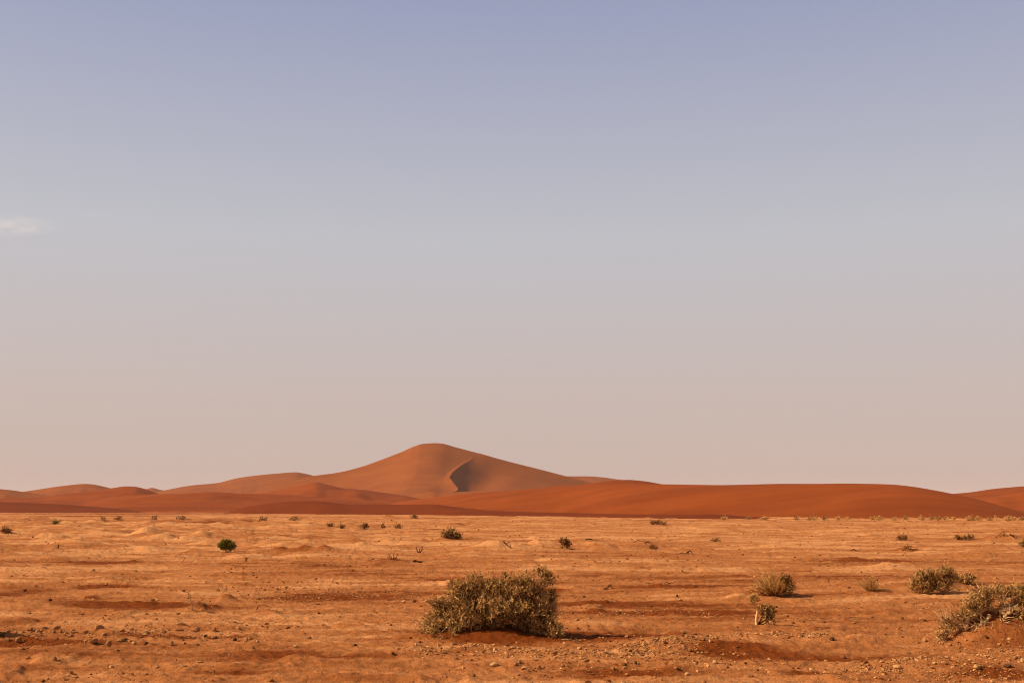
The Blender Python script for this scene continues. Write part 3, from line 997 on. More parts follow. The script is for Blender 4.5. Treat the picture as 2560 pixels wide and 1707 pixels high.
# ---- bushes of the middle distance
shrub('desert_shrub', 'round bright green bush on the plain at left', (566, 1380), [(566, 1366, 17, 11), (560, 1364, 12, 9), (573, 1367, 12, 10)], 420, 7, 4.5, 1.0, M_GREEN, nbranch=12, seed=41, brad=.008, up=.8, nleaf=8)
shrub('desert_shrub', 'brown shrub topping a low mound left of centre in the middle distance', (1127, 1346), [(1118, 1337, 11, 9), (1130, 1335, 12, 10), (1140, 1341, 9, 5), (1112, 1341, 6, 4)], 300, 8, 4.5, 1.1, M_LEAF, nbranch=22, seed=42, brad=.012, nleaf=7)
shrub('desert_shrub', 'tiny round crowned bush on a short pale stem', (1413, 1370), [(1413, 1358, 10, 8), (1410, 1355, 7, 6), (1417, 1358, 7, 6)], 240, 6, 4, 1.0, M_LEAF2, nbranch=8, seed=43, brad=.02, nleaf=7, tb=(.1, .8), woodtint=(.7, 1))
MID = [((826, 1316), [(823, 1312, 6, 3.5), (828, 1311, 5, 4)], 'leftmost of the dark bushes lined up in the middle distance', M_LEAF2),
       ((855, 1320), [(855, 1315, 6, 5)], 'second of the dark bushes lined up in the middle distance', M_LEAF2),
       ((910, 1321), [(904, 1315, 7, 5), (914, 1314, 8, 6)], 'largest of the dark bushes lined up in the middle distance', M_LEAF2),
       ((958, 1320), [(957, 1315, 4, 5), (963, 1318, 4, 2)], 'narrow dark bush right of the largest one in the line', M_LEAF2),
       ((995, 1320), [(990, 1317, 5, 2), (997, 1315, 6, 4)], 'low bush at the right end of the line of dark bushes', M_LEAF2),
       ((735, 1300), [(728, 1298, 7, 2.5), (738, 1296, 8, 4)], 'grey brown low bush close to the dark apron, left of centre', M_LEAF),
       ((660, 1300), [(655, 1298, 7, 2.5), (664, 1298, 5, 2.5)], 'small grey bush left of the low bush near the dark apron', M_LEAF),
       ((1632, 1311), [(1632, 1306, 6, 5)], 'round bush at the left of a close trio of bushes', M_LEAF2),
       ((1645, 1311), [(1645, 1305, 7, 5)], 'middle bush of the close trio of bushes', M_LEAF2),
       ((1660, 1312), [(1657, 1309, 6, 3), (1664, 1310, 4, 2.5)], 'low bush at the right of the close trio of bushes', M_LEAF2),
       ((2258, 1350), [(2250, 1343, 7, 6), (2263, 1342, 8, 7)], 'dark squarish bush on the plain right of centre', M_LEAF2),
       ((2395, 1349), [(2395, 1344, 8, 6), (2404, 1346, 4, 3)], 'left half of a pair of dark bushes near the right edge', M_LEAF2),
       ((2424, 1349), [(2415, 1344, 8, 4), (2427, 1341, 6, 7)], 'right half of a pair of dark bushes near the right edge', M_LEAF2),
       ((2558, 1367), [(2556, 1357, 11, 10), (2566, 1352, 11, 10)], 'dark olive bush cut by the right edge in the middle distance', M_LEAF),
       ((140, 1310), [(136, 1306, 7, 4), (144, 1305, 6, 4)], 'dark oval bush among the pale mounds at far left', M_GREEN),
       ((14, 1333), [(8, 1327, 12, 6), (22, 1328, 9, 5), (14, 1324, 9, 5)], 'dark bush cut by the left edge behind a pale mound', M_LEAF2),
       ((1634, 1372), [(1630, 1367, 6, 4), (1640, 1369, 5, 2.5)], 'small brown bush in the open plain right of centre', M_LEAF2),
       ((1790, 1354), [(1783, 1351, 4, 2), (1793, 1349, 3, 4)], 'pair of tiny twiggy sprouts in the open plain', M_LEAF2),
       ((1035, 1295), [(1031, 1292, 5, 3), (1037, 1291, 5, 3)], 'tiny dark bush right of the small red mound near the dune foot', M_LEAF2),
       ((452, 1299), [(448, 1297, 6, 3), (457, 1296, 6, 3)], 'small dark bush at far left below the orange dunes', M_LEAF2),
       ((295, 1298), [(292, 1296, 5, 2.5), (298, 1296, 3, 2)], 'tiny dark bush on the far plain at left', M_LEAF2),
       ((386, 1298), [(386, 1295, 4, 3)], 'tiny bush on the far plain between the left dunes', M_LEAF2),
       ((257, 1299), [(257, 1297, 3.5, 2)], 'tiny dark spot of scrub on the far plain at left', M_LEAF2),
       ((996, 1346), [(996, 1361, 0.1, 0.1)], None, None)]
for i, (b, lo, lab, mt) in enumerate(MID):
    if lab:
        px_area = sum(l[2] * l[3] for l in lo)
        lo = [(l[0], b[1] - (b[1] - l[1]) * .8, l[2] * .72, l[3] * .68) for l in lo]
        shrub('desert_shrub', lab, b, lo, int(30 + px_area * 1.2), 3.2, 2.6, 0.6, mt, wood=M_DARKWOOD, nbranch=8, nleaf=6, seed=60 + i, rad=.006, brad=.015, group='scattered bushes of the middle distance', tb=(0, .85))

# ---- dry shrubs along the foot of the long dune
ORD = ['first', 'second', 'third', 'fourth', 'fifth', 'sixth', 'seventh', 'eighth', 'ninth', 'tenth', 'eleventh', 'twelfth', 'thirteenth', 'fourteenth', 'fifteenth', 'sixteenth', 'seventeenth', 'eighteenth', 'nineteenth', 'twentieth',
       'twenty-first', 'twenty-second', 'twenty-third', 'twenty-fourth', 'twenty-fifth', 'twenty-sixth', 'twenty-seventh', 'twenty-eighth', 'twenty-ninth', 'thirtieth']
FOOT = [(1811, 10, 7), (1871, 6, 5), (1911, 8, 7), (1991, 5, 4), (2026, 16, 7), (2040, 9, 4), (2060, 10, 6), (2096, 4, 4), (2118, 7, 7), (2182, 10, 6), (2200, 14, 8), (2235, 5, 5), (2266, 8, 6),
        (2304, 10, 7), (2330, 8, 6), (2345, 10, 7), (2365, 5, 4), (2380, 7, 5), (2424, 12, 8), (2446, 9, 7), (2472, 6, 5), (2490, 9, 5), (2520, 12, 9), (2534, 6, 5), (2556, 9, 6)]
for i, (px, w, h) in enumerate(FOOT):
    r = random.Random(i)
    py = 1299.5 + r.uniform(-.6, .8) - (1.5 if px < 1950 else 0)
    shrub('desert_shrub', ORD[i] + ' from left of the dry shrubs along the foot of the long orange dune', (px, py), [(px - w * .3 * r.uniform(.5, 1.3), py - h * .3, w * r.uniform(.3, .5), h * r.uniform(.22, .4)), (px + w * .3 * r.uniform(.5, 1.3), py - h * .33, w * r.uniform(.25, .45), h * r.uniform(.25, .5))],
          int(40 + w * h * .7), 3.0, 2.4, .6, M_STRAW if r.random() < .6 else M_LEAF, wood=M_DARKWOOD, nbranch=6, nleaf=5, seed=200 + i, rad=.009, brad=.02, group='dry shrubs along the foot of the long dune', tb=(.1, 1.0))

# ---- dead twigs, sticks and roots
deadwood('dead_branch', 'dark twiggy dead bush on a small red mound', (982, 1399), [([(980, 1401), (978, 1392), (972, 1386)], 1.5, .5), ([(982, 1401), (985, 1390), (984, 1382)], 1.5, .5), ([(984, 1401), (990, 1393), (995, 1384)], 1.4, .5), ([(981, 1400), (974, 1394), (968, 1390)], 1.2, .4)], M_DARKWOOD, seed=1, twigs=4)
deadwood('dead_branch', 'dark forked dead bush behind the red mound left of the big shrub', (1050, 1381), [([(1047, 1382), (1043, 1375), (1040, 1368)], 1.8, .7), ([(1050, 1382), (1054, 1374), (1057, 1366)], 1.8, .7), ([(1049, 1382), (1048, 1375), (1050, 1370)], 1.3, .5)], M_DARKWOOD, seed=2, twigs=3)
deadwood('dead_log', 'short black log lying left of the big shrub', (1045, 1405), [([(1034, 1402), (1042, 1402), (1050, 1404), (1056, 1404)], 2.4, 1.8), ([(1034, 1402), (1037, 1400), (1041, 1402)], 1.5, 1.2)], M_DARKWOOD, cat='log', seed=3, tint=(0, .15))
deadwood('dead_branch', 'dark upright twig tuft right of the bright green bush', (615, 1402), [([(614, 1403), (612, 1396), (609, 1391)], 1.2, .4), ([(615, 1403), (617, 1396), (620, 1392)], 1.2, .4), ([(615, 1403), (615, 1396), (614, 1390)], 1, .4)], M_DARKWOOD, seed=4, twigs=4)
deadwood('dead_branch', 'pale spiky dead twigs beside a small stony mound at left', (542, 1475), [([(540, 1477), (533, 1466), (526, 1460)], .9, .35), ([(541, 1477), (538, 1464), (535, 1456)], .9, .35), ([(541, 1477), (550, 1462), (560, 1448)], .9, .35), ([(542, 1477), (548, 1468), (552, 1462)], .8, .3), ([(544, 1476), (560, 1474), (574, 1480)], .8, .3), ([(538, 1477), (530, 1472), (524, 1474)], .8, .3)], M_WOOD, seed=5, twigs=2)
deadwood('dead_branch', 'heap of pale dead branches on a red mound at lower left', (500, 1528), [([(482, 1524), (476, 1500), (470, 1481)], 1.2, .6), ([(490, 1528), (470, 1526), (440, 1528)], 1, .4), ([(492, 1520), (480, 1508), (462, 1504)], .9, .4), ([(495, 1520), (505, 1508), (515, 1506)], .9, .4), ([(490, 1525), (465, 1518), (450, 1524)], .9, .4), ([(505, 1522), (515, 1528), (524, 1526)], 1.3, .6), ([(498, 1518), (494, 1508), (496, 1502)], .9, .4)], M_WOOD, seed=6, twigs=5, tint=(.1, .7))
deadwood('dead_branch', 'thin arched dead root beside a red hump at lower left', (655, 1522), [([(642, 1522), (646, 1514), (656, 1511), (668, 1514), (680, 1520)], .9, .4), ([(642, 1524), (645, 1517), (648, 1514)], 1.3, .6)], M_DARKWOOD, seed=7, twigs=1)
deadwood('dry_stalk', 'single tall thin pale grass stalk on the plain at left', (678, 1382), [([(678, 1384), (677, 1368), (679, 1352), (684, 1338)], .55, .3), ([(678, 1384), (675, 1372), (673, 1364)], .4, .2)], M_WOOD, cat='stalk', seed=8, tint=(.8, 1))
deadwood('dead_branch', 'small slanting dark stick lying in the open plain right of the big shrub', (1590, 1388), [([(1586, 1388), (1590, 1383), (1596, 1376)], .8, .5)], M_DARKWOOD, seed=9)
deadwood('dead_branch', 'low heap of dark dead roots in the open plain', (1725, 1384), [([(1702, 1382), (1714, 1381), (1722, 1384)], 1.3, .7), ([(1716, 1379), (1726, 1377), (1730, 1384)], 1.5, .7), ([(1720, 1384), (1724, 1375), (1720, 1380)], 1.2, .6), ([(1730, 1384), (1745, 1385), (1763, 1386)], 1, .6)], M_DARKWOOD, seed=10, twigs=2)
deadwood('dead_branch', 'bleached forked stick lying on the plain near the right edge', (2488, 1398), [([(2472, 1397), (2482, 1396), (2490, 1394), (2503, 1400)], .9, .5), ([(2490, 1394), (2486, 1389), (2482, 1384)], .9, .6)], M_WOOD, seed=11, tint=(.95, 1))
deadwood('dead_branch', 'pale twig with an upturned end on the ground left of the gnarled shrub', (2315, 1524), [([(2295, 1524), (2310, 1523), (2323, 1520)], .9, .4), ([(2323, 1520), (2323, 1514), (2319, 1510)], .8, .4)], M_WOOD, seed=12, twigs=1)
deadwood('dead_branch', 'second pale twig between the upright twig and the gnarled shrub', (2347, 1527), [([(2330, 1525), (2345, 1526), (2365, 1524)], .9, .4), ([(2345, 1526), (2352, 1522), (2358, 1522)], .8, .4)], M_WOOD, seed=38, twigs=1)
deadwood('dead_branch', 'pale twig lying on the ground below the sapling on its right', (2135, 1549), [([(2118, 1548), (2130, 1547), (2150, 1549)], 1.0, .5), ([(2128, 1548), (2136, 1545), (2142, 1546)], .7, .4)], M_WOOD, seed=13, tint=(.5, .9))
deadwood('dead_branch', 'line of pale sticks on the ground above the sapling', (2085, 1512), [([(2058, 1511), (2072, 1512), (2085, 1510)], .9, .5), ([(2082, 1512), (2095, 1510), (2108, 1515)], 1, .5)], M_WOOD, seed=14, twigs=1, tint=(.3, .8))
deadwood('dead_branch', 'dark dead root hump just right of the big shrub crown', (1524, 1472), [([(1510, 1472), (1518, 1468), (1526, 1465), (1534, 1471)], 1.4, .8), ([(1514, 1473), (1524, 1471), (1538, 1473)], 1.2, .6), ([(1520, 1466), (1526, 1462), (1532, 1464)], .9, .5)], M_DARKWOOD, seed=15, twigs=2)
deadwood('dead_branch', 'pale bent stick lying on the red sand right of the big shrub', (1564, 1492), [([(1556, 1494), (1564, 1490), (1575, 1487)], .7, .4), ([(1564, 1490), (1560, 1489), (1557, 1490)], .6, .3)], M_WOOD, seed=16, tint=(.7, 1))
deadwood('dead_branch', 'short dark stick on the plain left of the bleached curl of branch', (1668, 1458), [([(1660, 1457), (1668, 1455), (1676, 1458)], 1, .6)], M_DARKWOOD, seed=17)
deadwood('dead_branch', 'dark broken stick far left of the bleached curl of branch', (1622, 1459), [([(1612, 1459), (1622, 1457), (1634, 1457)], .9, .5), ([(1622, 1457), (1626, 1460), (1630, 1460)], .7, .4)], M_DARKWOOD, seed=37)
deadwood('dead_branch', 'dark gnarled root on the plain at the foot of a pale mound', (1274, 1370), [([(1260, 1354), (1268, 1362), (1284, 1370)], 1.6, .7), ([(1262, 1358), (1258, 1352), (1262, 1350)], 1, .5), ([(1266, 1360), (1270, 1356), (1276, 1354)], 1, .5)], M_DARKWOOD, seed=18, twigs=3)
deadwood('dead_branch', 'dead twig cluster over a red mound near the right edge', (2265, 1376), [([(2256, 1376), (2266, 1370), (2280, 1373), (2300, 1379)], 1.2, .6), ([(2262, 1372), (2270, 1366), (2276, 1368)], 1.2, .5), ([(2258, 1376), (2264, 1369), (2262, 1366)], 1, .4), ([(2282, 1374), (2290, 1372), (2296, 1377)], 1, .4), ([(2290, 1377), (2306, 1378), (2322, 1379)], .8, .3)], M_DARKWOOD, seed=19, twigs=7)
deadwood('dead_branch', 'dark dead scrub on the crest of a mound beside the right edge', (2515, 1348), [([(2490, 1344), (2500, 1337), (2506, 1330)], 1, .4), ([(2510, 1340), (2512, 1332), (2508, 1328)], 1, .4), ([(2525, 1336), (2534, 1340), (2540, 1347)], 1.8, .8), ([(2500, 1342), (2508, 1338), (2518, 1340)], 1, .5), ([(2538, 1344), (2546, 1352), (2552, 1356)], 1.2, .6)], M_DARKWOOD, seed=20, twigs=6, tint=(.1, .6))
deadwood('dead_branch', 'short dark driftwood hump in the plain below the far dune', (2135, 1376), [([(2126, 1374), (2134, 1373), (2142, 1376)], 1.8, 1), ([(2140, 1375), (2154, 1377), (2164, 1380)], 1.1, .5)], M_DARKWOOD, seed=21, tint=(0, .3))
deadwood('dead_branch', 'thin arched dead branch lying on a pale mound right of centre', (1610, 1358), [([(1585, 1354), (1596, 1351), (1608, 1352), (1622, 1357)], .9, .7), ([(1612, 1357), (1620, 1354), (1626, 1358)], 1.4, .8)], M_DARKWOOD, seed=22)
deadwood('dead_branch', 'small dark log lying flat behind the tiny round crowned bush', (1472, 1349), [([(1464, 1348), (1472, 1347), (1480, 1348)], 1.3, 1.1)], M_DARKWOOD, cat='log', seed=23, tint=(0, .2))
deadwood('dead_branch', 'bleached curl of branch lying on the plain right of centre, beyond the red drifts', (1690, 1456), [([(1680, 1455), (1686, 1452), (1692, 1452), (1697, 1456)], .8, .4)], M_WOOD, seed=24, tint=(.9, 1))
deadwood('dead_branch', 'upright dark stub of wood on a pale mound at left', (145, 1370), [([(145, 1371), (145, 1365), (146, 1360)], 1.8, 1.4)], M_DARKWOOD, cat='stump', seed=25, tint=(.1, .3))
deadwood('dead_branch', 'thin dark twig poking up on the plain at far left', (205, 1349), [([(205, 1350), (205, 1345), (205, 1339)], .8, .3)], M_DARKWOOD, seed=26)
deadwood('dead_branch', 'dark twig lying on the slope of a pale mound at left', (280, 1343), [([(270, 1345), (278, 1342), (285, 1338), (290, 1340)], .9, .5)], M_DARKWOOD, seed=27, twigs=1)
deadwood('dead_branch', 'curled pale root beside the left foot of the big shrub', (1043, 1556), [([(1032, 1556), (1038, 1550), (1044, 1552), (1050, 1555)], .8, .4)], M_DARKWOOD, seed=28)
deadwood('dead_branch', 'small tuft of dead sprigs at the right foot of the big shrub', (1425, 1600), [([(1405, 1599), (1420, 1597), (1432, 1600), (1446, 1601)], 1.2, .5), ([(1410, 1601), (1428, 1602), (1440, 1599)], .9, .4)], M_WOOD, seed=29, twigs=6, tint=(.2, .7))


# ------------------------------------------------------------------ stones
def icosphere(sub):
    t = (1 + 5 ** .5) / 2
    V = [(-1, t, 0), (1, t, 0), (-1, -t, 0), (1, -t, 0), (0, -1, t), (0, 1, t), (0, -1, -t), (0, 1, -t), (t, 0, -1), (t, 0, 1), (-t, 0, -1), (-t, 0, 1)]
    Fc = [(0, 11, 5), (0, 5, 1), (0, 1, 7), (0, 7, 10), (0, 10, 11), (1, 5, 9), (5, 11, 4), (11, 10, 2), (10, 7, 6), (7, 1, 8), (3, 9, 4), (3, 4, 2), (3, 2, 6), (3, 6, 8), (3, 8, 9), (4, 9, 5), (2, 4, 11), (6, 2, 10), (8, 6, 7), (9, 8, 1)]
    V = [np.array(v) / np.linalg.norm(v) for v in V]
    for _ in range(sub):
        mid, NF = {}, []
        for a, b, c in Fc:
            m = []
            for i, j in ((a, b), (b, c), (c, a)):
                k = (min(i, j), max(i, j))
                if k not in mid:
                    p = V[i] + V[j]
                    V.append(p / np.linalg.norm(p))
                    mid[k] = len(V) - 1
                m.append(mid[k])
            NF += [(a, m[0], m[2]), (b, m[1], m[0]), (c, m[2], m[1]), tuple(m)]
        Fc = NF
    return np.array(V), np.array(Fc)


def rock_mesh(seed, mat, sub=2):
    r = np.random.default_rng(seed)
    V, Fc = icosphere(sub)
    # cut by random planes for facets, then a little lumpiness
    for _ in range(9):
        nrm = unit(r.normal(0, 1, 3))
        d = r.uniform(.55, .85)
        h = V @ nrm - d
        V = V - np.maximum(h, 0)[:, None] * nrm * .85
    V = V * (1 + .10 * noise(V[:, 0] * 2.1 + seed, V[:, 1] * 2.1 + V[:, 2] * 1.7, seed))[:, None]
    return mesh_from('stone', V, None, Fc, None, True, mat)


ROCKS = {k: [rock_mesh(300 + 10 * j + i, m) for i in range(5)] for j, (k, m) in enumerate((('t', M_ROCK), ('d', M_ROCKD), ('p', M_ROCKP)))}
rrand = random.Random(5)


def stone(px, py, w, h, kind, label, group=None):
    x, y = hit(px, py + h * .5)
    s = y / F
    me = rrand.choice(ROCKS[kind])
    rx, rz = w * s * .56, h * s * .62
    z = gz(x, y)
    o = link('stone', me, None, (x, y, z + rz * .55), label=label, category='stone', group=group)
    o.scale = (rx, min(rx, rz * 1.6) * rrand.uniform(.85, 1.15), rz)
    o.rotation_euler = (rrand.uniform(-.2, .2), rrand.uniform(-.2, .2), rrand.uniform(-.5, .5))
    return o


STONES_L = [(3, 1584, 16, 12, 'd'), (21, 1578, 11, 9, 't'), (78, 1571, 9, 7, 't'), (112, 1569, 15, 7, 't'), (140, 1568, 17, 9, 't'), (151, 1577, 9, 7, 't'), (135, 1577, 10, 8, 't'), (93, 1576, 9, 6, 'p'),
            (181, 1574, 10, 7, 'p'), (185, 1579, 19, 7, 't'), (213, 1578, 14, 8, 't'), (248, 1566, 21, 13, 't'), (260, 1584, 15, 9, 't'), (178, 1588, 11, 6, 't'), (46, 1597, 17, 12, 't'), (21, 1597, 11, 8, 't'),
            (233, 1600, 20, 12, 't'), (272, 1607, 13, 13, 't'), (302, 1598, 21, 10, 't'), (336, 1606, 14, 6, 'p'), (305, 1574, 15, 7, 't'), (328, 1571, 11, 6, 't'), (137, 1644, 9, 10, 't'), (70, 1642, 10, 8, 't'),
            (279, 1665, 14, 6, 'p'), (161, 1552, 8, 5, 'p'), (448, 1573, 20, 7, 't'), (489, 1572, 20, 10, 't'), (535, 1572, 9, 10, 't'), (535, 1592, 19, 8, 't'), (428, 1607, 10, 12, 't'), (615, 1597, 11, 11, 't'), (627, 1594, 13, 8, 't'),
            (587, 1597, 10, 7, 'd'), (595, 1568, 7, 5, 'p'), (365, 1579, 15, 8, 't'), (365, 1606, 10, 6, 'd'), (644, 1602, 8, 6, 'p'), (515, 1588, 9, 6, 'd'), (408, 1577, 12, 6, 't'), (57, 1579, 8, 5, 't'), (40, 1579, 8, 4, 't'), (165, 1580, 8, 6, 't'), (126, 1498, 10, 7, 'd'), (232, 1424, 14, 6, 't')]
STONES_L.sort()
SZ = {'t': 'tan', 'd': 'dark', 'p': 'pale'}


def looks(w, h, k):
    a = 'large' if w * h > 170 else ('small' if w * h < 65 else 'medium')
    b = 'flat' if w > 2.1 * h else ('upright' if h >= w else 'rounded')
    return f'{a} {b} {SZ[k]} stone'


SPECIAL = {(248, 1566): 'biggest rounded stone of the scattered stones at lower left', (3, 1584): 'dark stone cut by the left edge beside long black shadows', (126, 1498): 'lone dark stone on bare ground above the stone scatter at left',
           (232, 1424): 'lone flat tan stone far up the plain at left', (137, 1644): 'lone upright pebble on bare ground below the stone scatter', (279, 1665): 'lone flat pale stone on bare ground at lower left'}
for i, (px, py, w, h, k) in enumerate(STONES_L):
    lab = SPECIAL.get((px, py)) or f'{looks(w, h, k)}, {ORD[i] if i < 30 else ORD[len(STONES_L) - 1 - i]} from {"left" if i < 30 else "right"} in the stone scatter at lower left'
    stone(px, py, w, h, k, lab, 'stones scattered at lower left')
STONES_R = [(1238, 1623, 12, 9, 'p'), (1237, 1659, 20, 9, 'p'), (1346, 1666, 12, 12, 't'), (1300, 1653, 10, 8, 't'), (1289, 1657, 11, 8, 't'), (1449, 1619, 14, 8, 'p'), (1406, 1662, 11, 7, 't'), (1465, 1649, 19, 7, 't'),
            (1234, 1610, 8, 6, 'p'), (1267, 1611, 8, 6, 'd'), (1159, 1668, 8, 6, 'p'), (1788, 1653, 12, 9, 'p'), (1720, 1683, 15, 9, 'p'), (1771, 1663, 10, 7, 'p'), (1725, 1624, 10, 7, 't'), (1776, 1601, 8, 7, 'p'),
            (1690, 1668, 12, 7, 't'), (1590, 1655, 10, 8, 'd'), (1565, 1650, 8, 6, 'p'), (1625, 1625, 8, 6, 'p'), (1609, 1611, 10, 6, 'p')]
STONES_R.sort()
for i, (px, py, w, h, k) in enumerate(STONES_R):
    stone(px, py, w, h, k, f'{looks(w, h, k)}, {ORD[i]} from left in the gravel belt below the big shrub', 'stones in the gravel belt below the big shrub')
STONES_E = [(2244, 1665, 20, 9, 'p'), (2443, 1665, 18, 10, 'p'), (2518, 1661, 17, 9, 'd'), (2558, 1649, 13, 10, 'p'), (2303, 1642, 11, 7, 't'), (2336, 1655, 9, 7, 'p'), (2265, 1646, 15, 8, 't'), (2170, 1660, 10, 7, 't'), (2205, 1652, 9, 6, 'p'), (2362, 1655, 10, 6, 'p'), (2540, 1642, 10, 6, 't'), (2480, 1640, 9, 6, 't')]
STONES_E.sort()
for i, (px, py, w, h, k) in enumerate(STONES_E):
    stone(px, py, w, h, k, f'{looks(w, h, k)}, {ORD[i]} from the left in the gravel bank at lower right corner', 'stones in the gravel bank at lower right')
for px, py, w, h, k, lab in [
    (2466, 1590, 8, 8, 'd', 'single round dark grey stone at the foot of the gnarled shrub mound'), (2080, 1595, 12, 8, 'd', 'dark stone at the right end of the upper gravel belt'), (1940, 1515, 10, 5, 'd', 'small dark stone just behind the sapling'),
    (2311, 1598, 11, 8, 'p', 'pale stone below the left toe of the gnarled shrub'), (718, 1568, 7, 6, 'd', 'tiny black pebble on bare ground left of the big shrub'), (982, 1632, 8, 6, 'd', 'black pebble on bare ground below the left foot of the big shrub'),
    (1036, 1501, 10, 7, 'd', 'dark stone left of the big shrub, middle one of four in a line'), (1009, 1502, 9, 7, 'p', 'pale stone left of the big shrub, leftmost of four in a line'), (1080, 1501, 13, 7, 'd', 'dark stone touching the left flank of the big shrub, rightmost of four'),
    (1066, 1501, 8, 7, 'p', 'pale stone beside the dark one at the left flank of the big shrub'), (1040, 1609, 7, 6, 'p', 'pale pebble under the left foot of the big shrub'), (772, 1592, 12, 6, 't', 'flat tan stone half buried in bare ground, centre left foreground'),
    (738, 1613, 11, 6, 'p', 'flat pale stone on bare ground, centre left foreground'), (888, 1610, 9, 6, 'd', 'small dark stone on bare ground between the flat stones and the big shrub'), (795, 1509, 10, 4, 'd', 'flat dark stone at the lower rim of the gravelly red drift'),
    (677, 1699, 14, 7, 't', 'flat orange tan stone at the bottom edge, left of centre'), (2311, 1549, 8, 5, 'd', 'small dark stone on the plain left of the gnarled shrub'), (1460, 1490, 7, 5, 'd', 'tiny dark stone right of the big shrub on the red drift'),
    (1548, 1530, 8, 5, 'd', 'tiny dark stone on the lower red drift right of the big shrub'), (1628, 1515, 6, 4, 'd', 'tiny dark stone right of the big shrub, between the red drifts'), (1693, 1488, 7, 5, 'd', 'tiny dark stone on the far red drift, right of centre'),
    (62, 1474, 8, 6, 'd', 'small dark stone on the dark sand at left'), (452, 1558, 30, 6, 't', 'long flat tan slab lying behind the stone scatter at lower left')]:
    stone(px, py, w, h, k, lab)


# ------------------------------------------------------------------ gravel and clods: uncountable
def gravel(name, label, pts, size, flat=.62, seed=1, tb=(.0, 1.0)):
    r = np.random.default_rng(seed)
    V0, F0 = icosphere(0)
    n = len(pts)
    var = [V0 * (1 + .32 * r.normal(0, 1, (12, 1))).clip(.5, 1.5) for _ in range(24)]
    VV = np.stack(var)[r.integers(0, 24, n)]
    a = r.uniform(0, 2 * math.pi, n)
    ca, sa = np.cos(a), np.sin(a)
    sx = size * r.uniform(.75, 1.35, n)
    sy = size * r.uniform(.7, 1.1, n)
    sz_ = size * flat * r.uniform(.7, 1.2, n)
    x, y, z = VV[..., 0] * sx[:, None], VV[..., 1] * sy[:, None], VV[..., 2] * sz_[:, None]
    gx, gy = pts[:, 0], pts[:, 1]
    X = x * ca[:, None] - y * sa[:, None] + gx[:, None]
    Y = x * sa[:, None] + y * ca[:, None] + gy[:, None]
    Z = z + (height(gx, gy) + sz_ * .45)[:, None]
    V = np.stack([X, Y, Z], -1).reshape(-1, 3)
    Fc = (F0[None] + (np.arange(n) * 12)[:, None, None]).reshape(-1, 3)
    T = np.repeat(np.clip(r.uniform(tb[0], tb[1], n), 0, 1), 12)
    return link(name, mesh_from(name, V, None, Fc, T, False, M_GRAVEL), kind='stuff', label=label, category='gravel')


def scatter_px(poly, spread, n, r):
    """points about a polyline given in photograph pixels"""
    p = np.array(poly, float)
    seg = np.hypot(*np.diff(p, axis=0).T)
    t = r.random(n) * seg.sum()
    cum = np.concatenate([[0], np.cumsum(seg)])
    i = np.clip(np.searchsorted(cum, t) - 1, 0, len(seg) - 1)
    f = ((t - cum[i]) / seg[i])[:, None]
    q = p[i] * (1 - f) + p[i + 1] * f + r.normal(0, 1, (n, 2)) * np.array([[20, spread]])
    q[:, 1] = np.clip(q[:, 1], 1282, 1740)
    return np.array([gp(a, b) for a, b in q])


r1 = np.random.default_rng(77)
def gsize(n, lo, hi, r):
    return lo * (hi / lo) ** (r.random(n) ** 2.6)


pts = np.concatenate([scatter_px([(1020, 1630), (1200, 1635), (1400, 1648), (1560, 1640), (1760, 1612)], 10, 2000, r1), scatter_px([(1560, 1622), (1760, 1602), (1900, 1590), (2060, 1594)], 4, 1700, r1), scatter_px([(1500, 1665), (1800, 1668), (1920, 1690)], 12, 260, r1)])
gravel('gravel', 'belt of small pale gravel below and right of the big shrub', pts, gsize(len(pts), .0060, .024, r1), seed=1, tb=(.1, .95))
pts = np.concatenate([scatter_px([(2060, 1690), (2200, 1660), (2330, 1650), (2570, 1655)], 8, 800, r1), scatter_px([(2150, 1680), (2400, 1680), (2580, 1690)], 16, 600, r1), scatter_px([(2290, 1602), (2420, 1612), (2570, 1625)], 7, 420, r1)])
gravel('gravel', 'bank of small pale gravel in the lower right corner', pts, gsize(len(pts), .006, .022, r1), seed=2, tb=(.1, .95))
pts = scatter_px([(0, 1582), (200, 1580), (400, 1586), (640, 1592)], 13, 700, r1)
gravel('gravel', 'fine gravel between the scattered stones at lower left', pts, gsize(len(pts), .006, .022, r1), seed=3, tb=(.1, .9))
pts = np.concatenate([scatter_px([(620, 1480), (860, 1486), (1060, 1478)], 9, 900, r1), scatter_px([(2030, 1403), (2260, 1400)], 4, 260, r1), scatter_px([(0, 1425), (140, 1432)], 4, 200, r1), scatter_px([(1400, 1525), (1800, 1528)], 7, 300, r1)])
gravel('gravel', 'fine pale grit lying in the red sand drifts', pts, gsize(len(pts), .007, .020, r1), seed=4, tb=(.3, .95))
# loose grit and clods over the whole plain
n = 40000
dd = 9.5 * (170 / 9.5) ** (r1.random(n) ** 1.25)
aa = r1.uniform(-.46, .46, n)
pts = np.stack([np.sin(aa) * dd, np.cos(aa) * dd], -1)
keep = fbm(pts[:, 0] / 3.0, pts[:, 1] / 2.2, 51, 3) + .25 * r1.normal(0, 1, n) > .22   # grit gathers in patches
pts, dd = pts[keep], dd[keep]
n = len(pts)
sz = .0036 * (5.0 ** (r1.random(n) ** 2.0)) * (1 + dd / 26)
gravel('loose_grit', 'loose grit and dark clods strewn over the whole plain', pts, sz, seed=5, tb=(-.5, .8))

# ------------------------------------------------------------------ haze over the desert
def box_mesh(name, lo, hi):
    V = [(x, y, z) for x in (lo[0], hi[0]) for y in (lo[1], hi[1]) for z in (lo[2], hi[2])]
    q = [(0, 1, 3, 2), (4, 6, 7, 5), (0, 4, 5, 1), (2, 3, 7, 6), (0, 2, 6, 4), (1, 5, 7, 3)]
    return mesh_from(name, V, q, None, None, False)


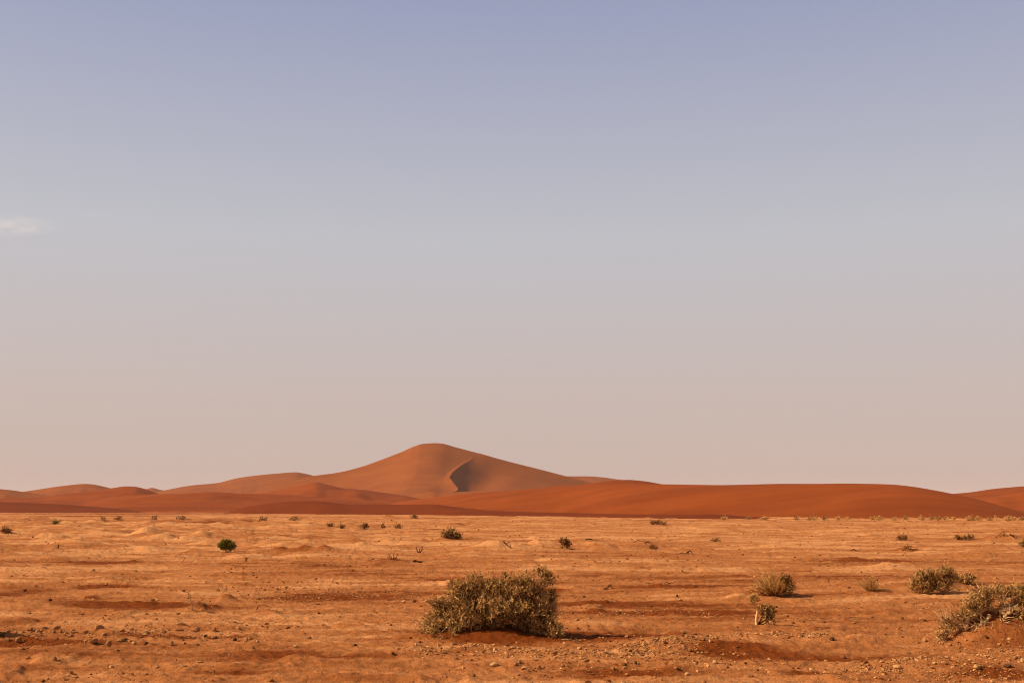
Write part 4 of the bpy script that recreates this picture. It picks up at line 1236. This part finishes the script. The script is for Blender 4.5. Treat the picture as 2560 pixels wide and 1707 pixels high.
hm = bpy.data.materials.new('dust_haze')
hm.use_nodes = True
t = hm.node_tree
t.nodes.remove(t.nodes['Principled BSDF'])
pv = t.nodes.new('ShaderNodeVolumePrincipled')
pv.inputs['Color'].default_value = (0.97, 0.86, 0.80, 1)
pv.inputs['Density'].default_value = 0.00005
pv.inputs['Anisotropy'].default_value = 0.0
t.links.new(pv.outputs[0], t.nodes['Material Output'].inputs['Volume'])
me = box_mesh('haze', (-7200, -7200, -3), (7200, 7200, 96))
me.materials.append(hm)
link('haze', me, kind='stuff')


# ------------------------------------------------------------------ small wisps of cloud at left, far above the haze
def cloud(label, px, py, Y, hw, hh, dens, seed):
    c = at(px, py, Y)
    s = Y / F
    V, Fc = icosphere(3)
    m = bpy.data.materials.new('cloud_wisp')
    m.use_nodes = True
    t = m.node_tree
    t.nodes.remove(t.nodes['Principled BSDF'])
    pv = t.nodes.new('ShaderNodeVolumePrincipled')
    pv.inputs['Color'].default_value = (1, .97, .93, 1)
    tc_ = N(t, 'ShaderNodeTexCoord')
    ln = N(t, 'ShaderNodeVectorMath', operation='LENGTH')
    t.links.new(tc_.outputs['Object'], ln.inputs[0])
    mp = N(t, 'ShaderNodeMapping')
    mp.inputs['Scale'].default_value = (2.2, 1.5, 1.2)
    mp.inputs['Location'].default_value = (seed, seed * .7, 0)
    t.links.new(tc_.outputs['Object'], mp.inputs['Vector'])
    nn = noise_node(t, mp.outputs[0], 1.3, 3, .55)
    fall = maprange(t, ln.outputs['Value'], 0.15, 1.0, 1.0, 0.0)
    mul = N(t, 'ShaderNodeMath', operation='MULTIPLY')
    t.links.new(fall, mul.inputs[0])
    t.links.new(maprange(t, nn, .38, .62), mul.inputs[1])
    mu2 = N(t, 'ShaderNodeMath', operation='MULTIPLY')
    t.links.new(mul.outputs[0], mu2.inputs[0])
    mu2.inputs[1].default_value = dens
    t.links.new(mu2.outputs[0], pv.inputs['Density'])
    t.links.new(pv.outputs[0], t.nodes['Material Output'].inputs['Volume'])
    me = mesh_from('cloud', V, None, Fc, None, True, m)
    o = link('cloud', me, None, c, label=label, category='cloud')
    o.scale = (hw * s, hw * s * .5, hh * s)
    return o


cloud('faint white wisp of cloud at the left edge of the sky', 30, 566, 9000, 130, 30, .0022, 1.0)
cloud('very faint small wisp of cloud right of the edge cloud', 246, 535, 9000, 46, 14, .0010, 4.0)
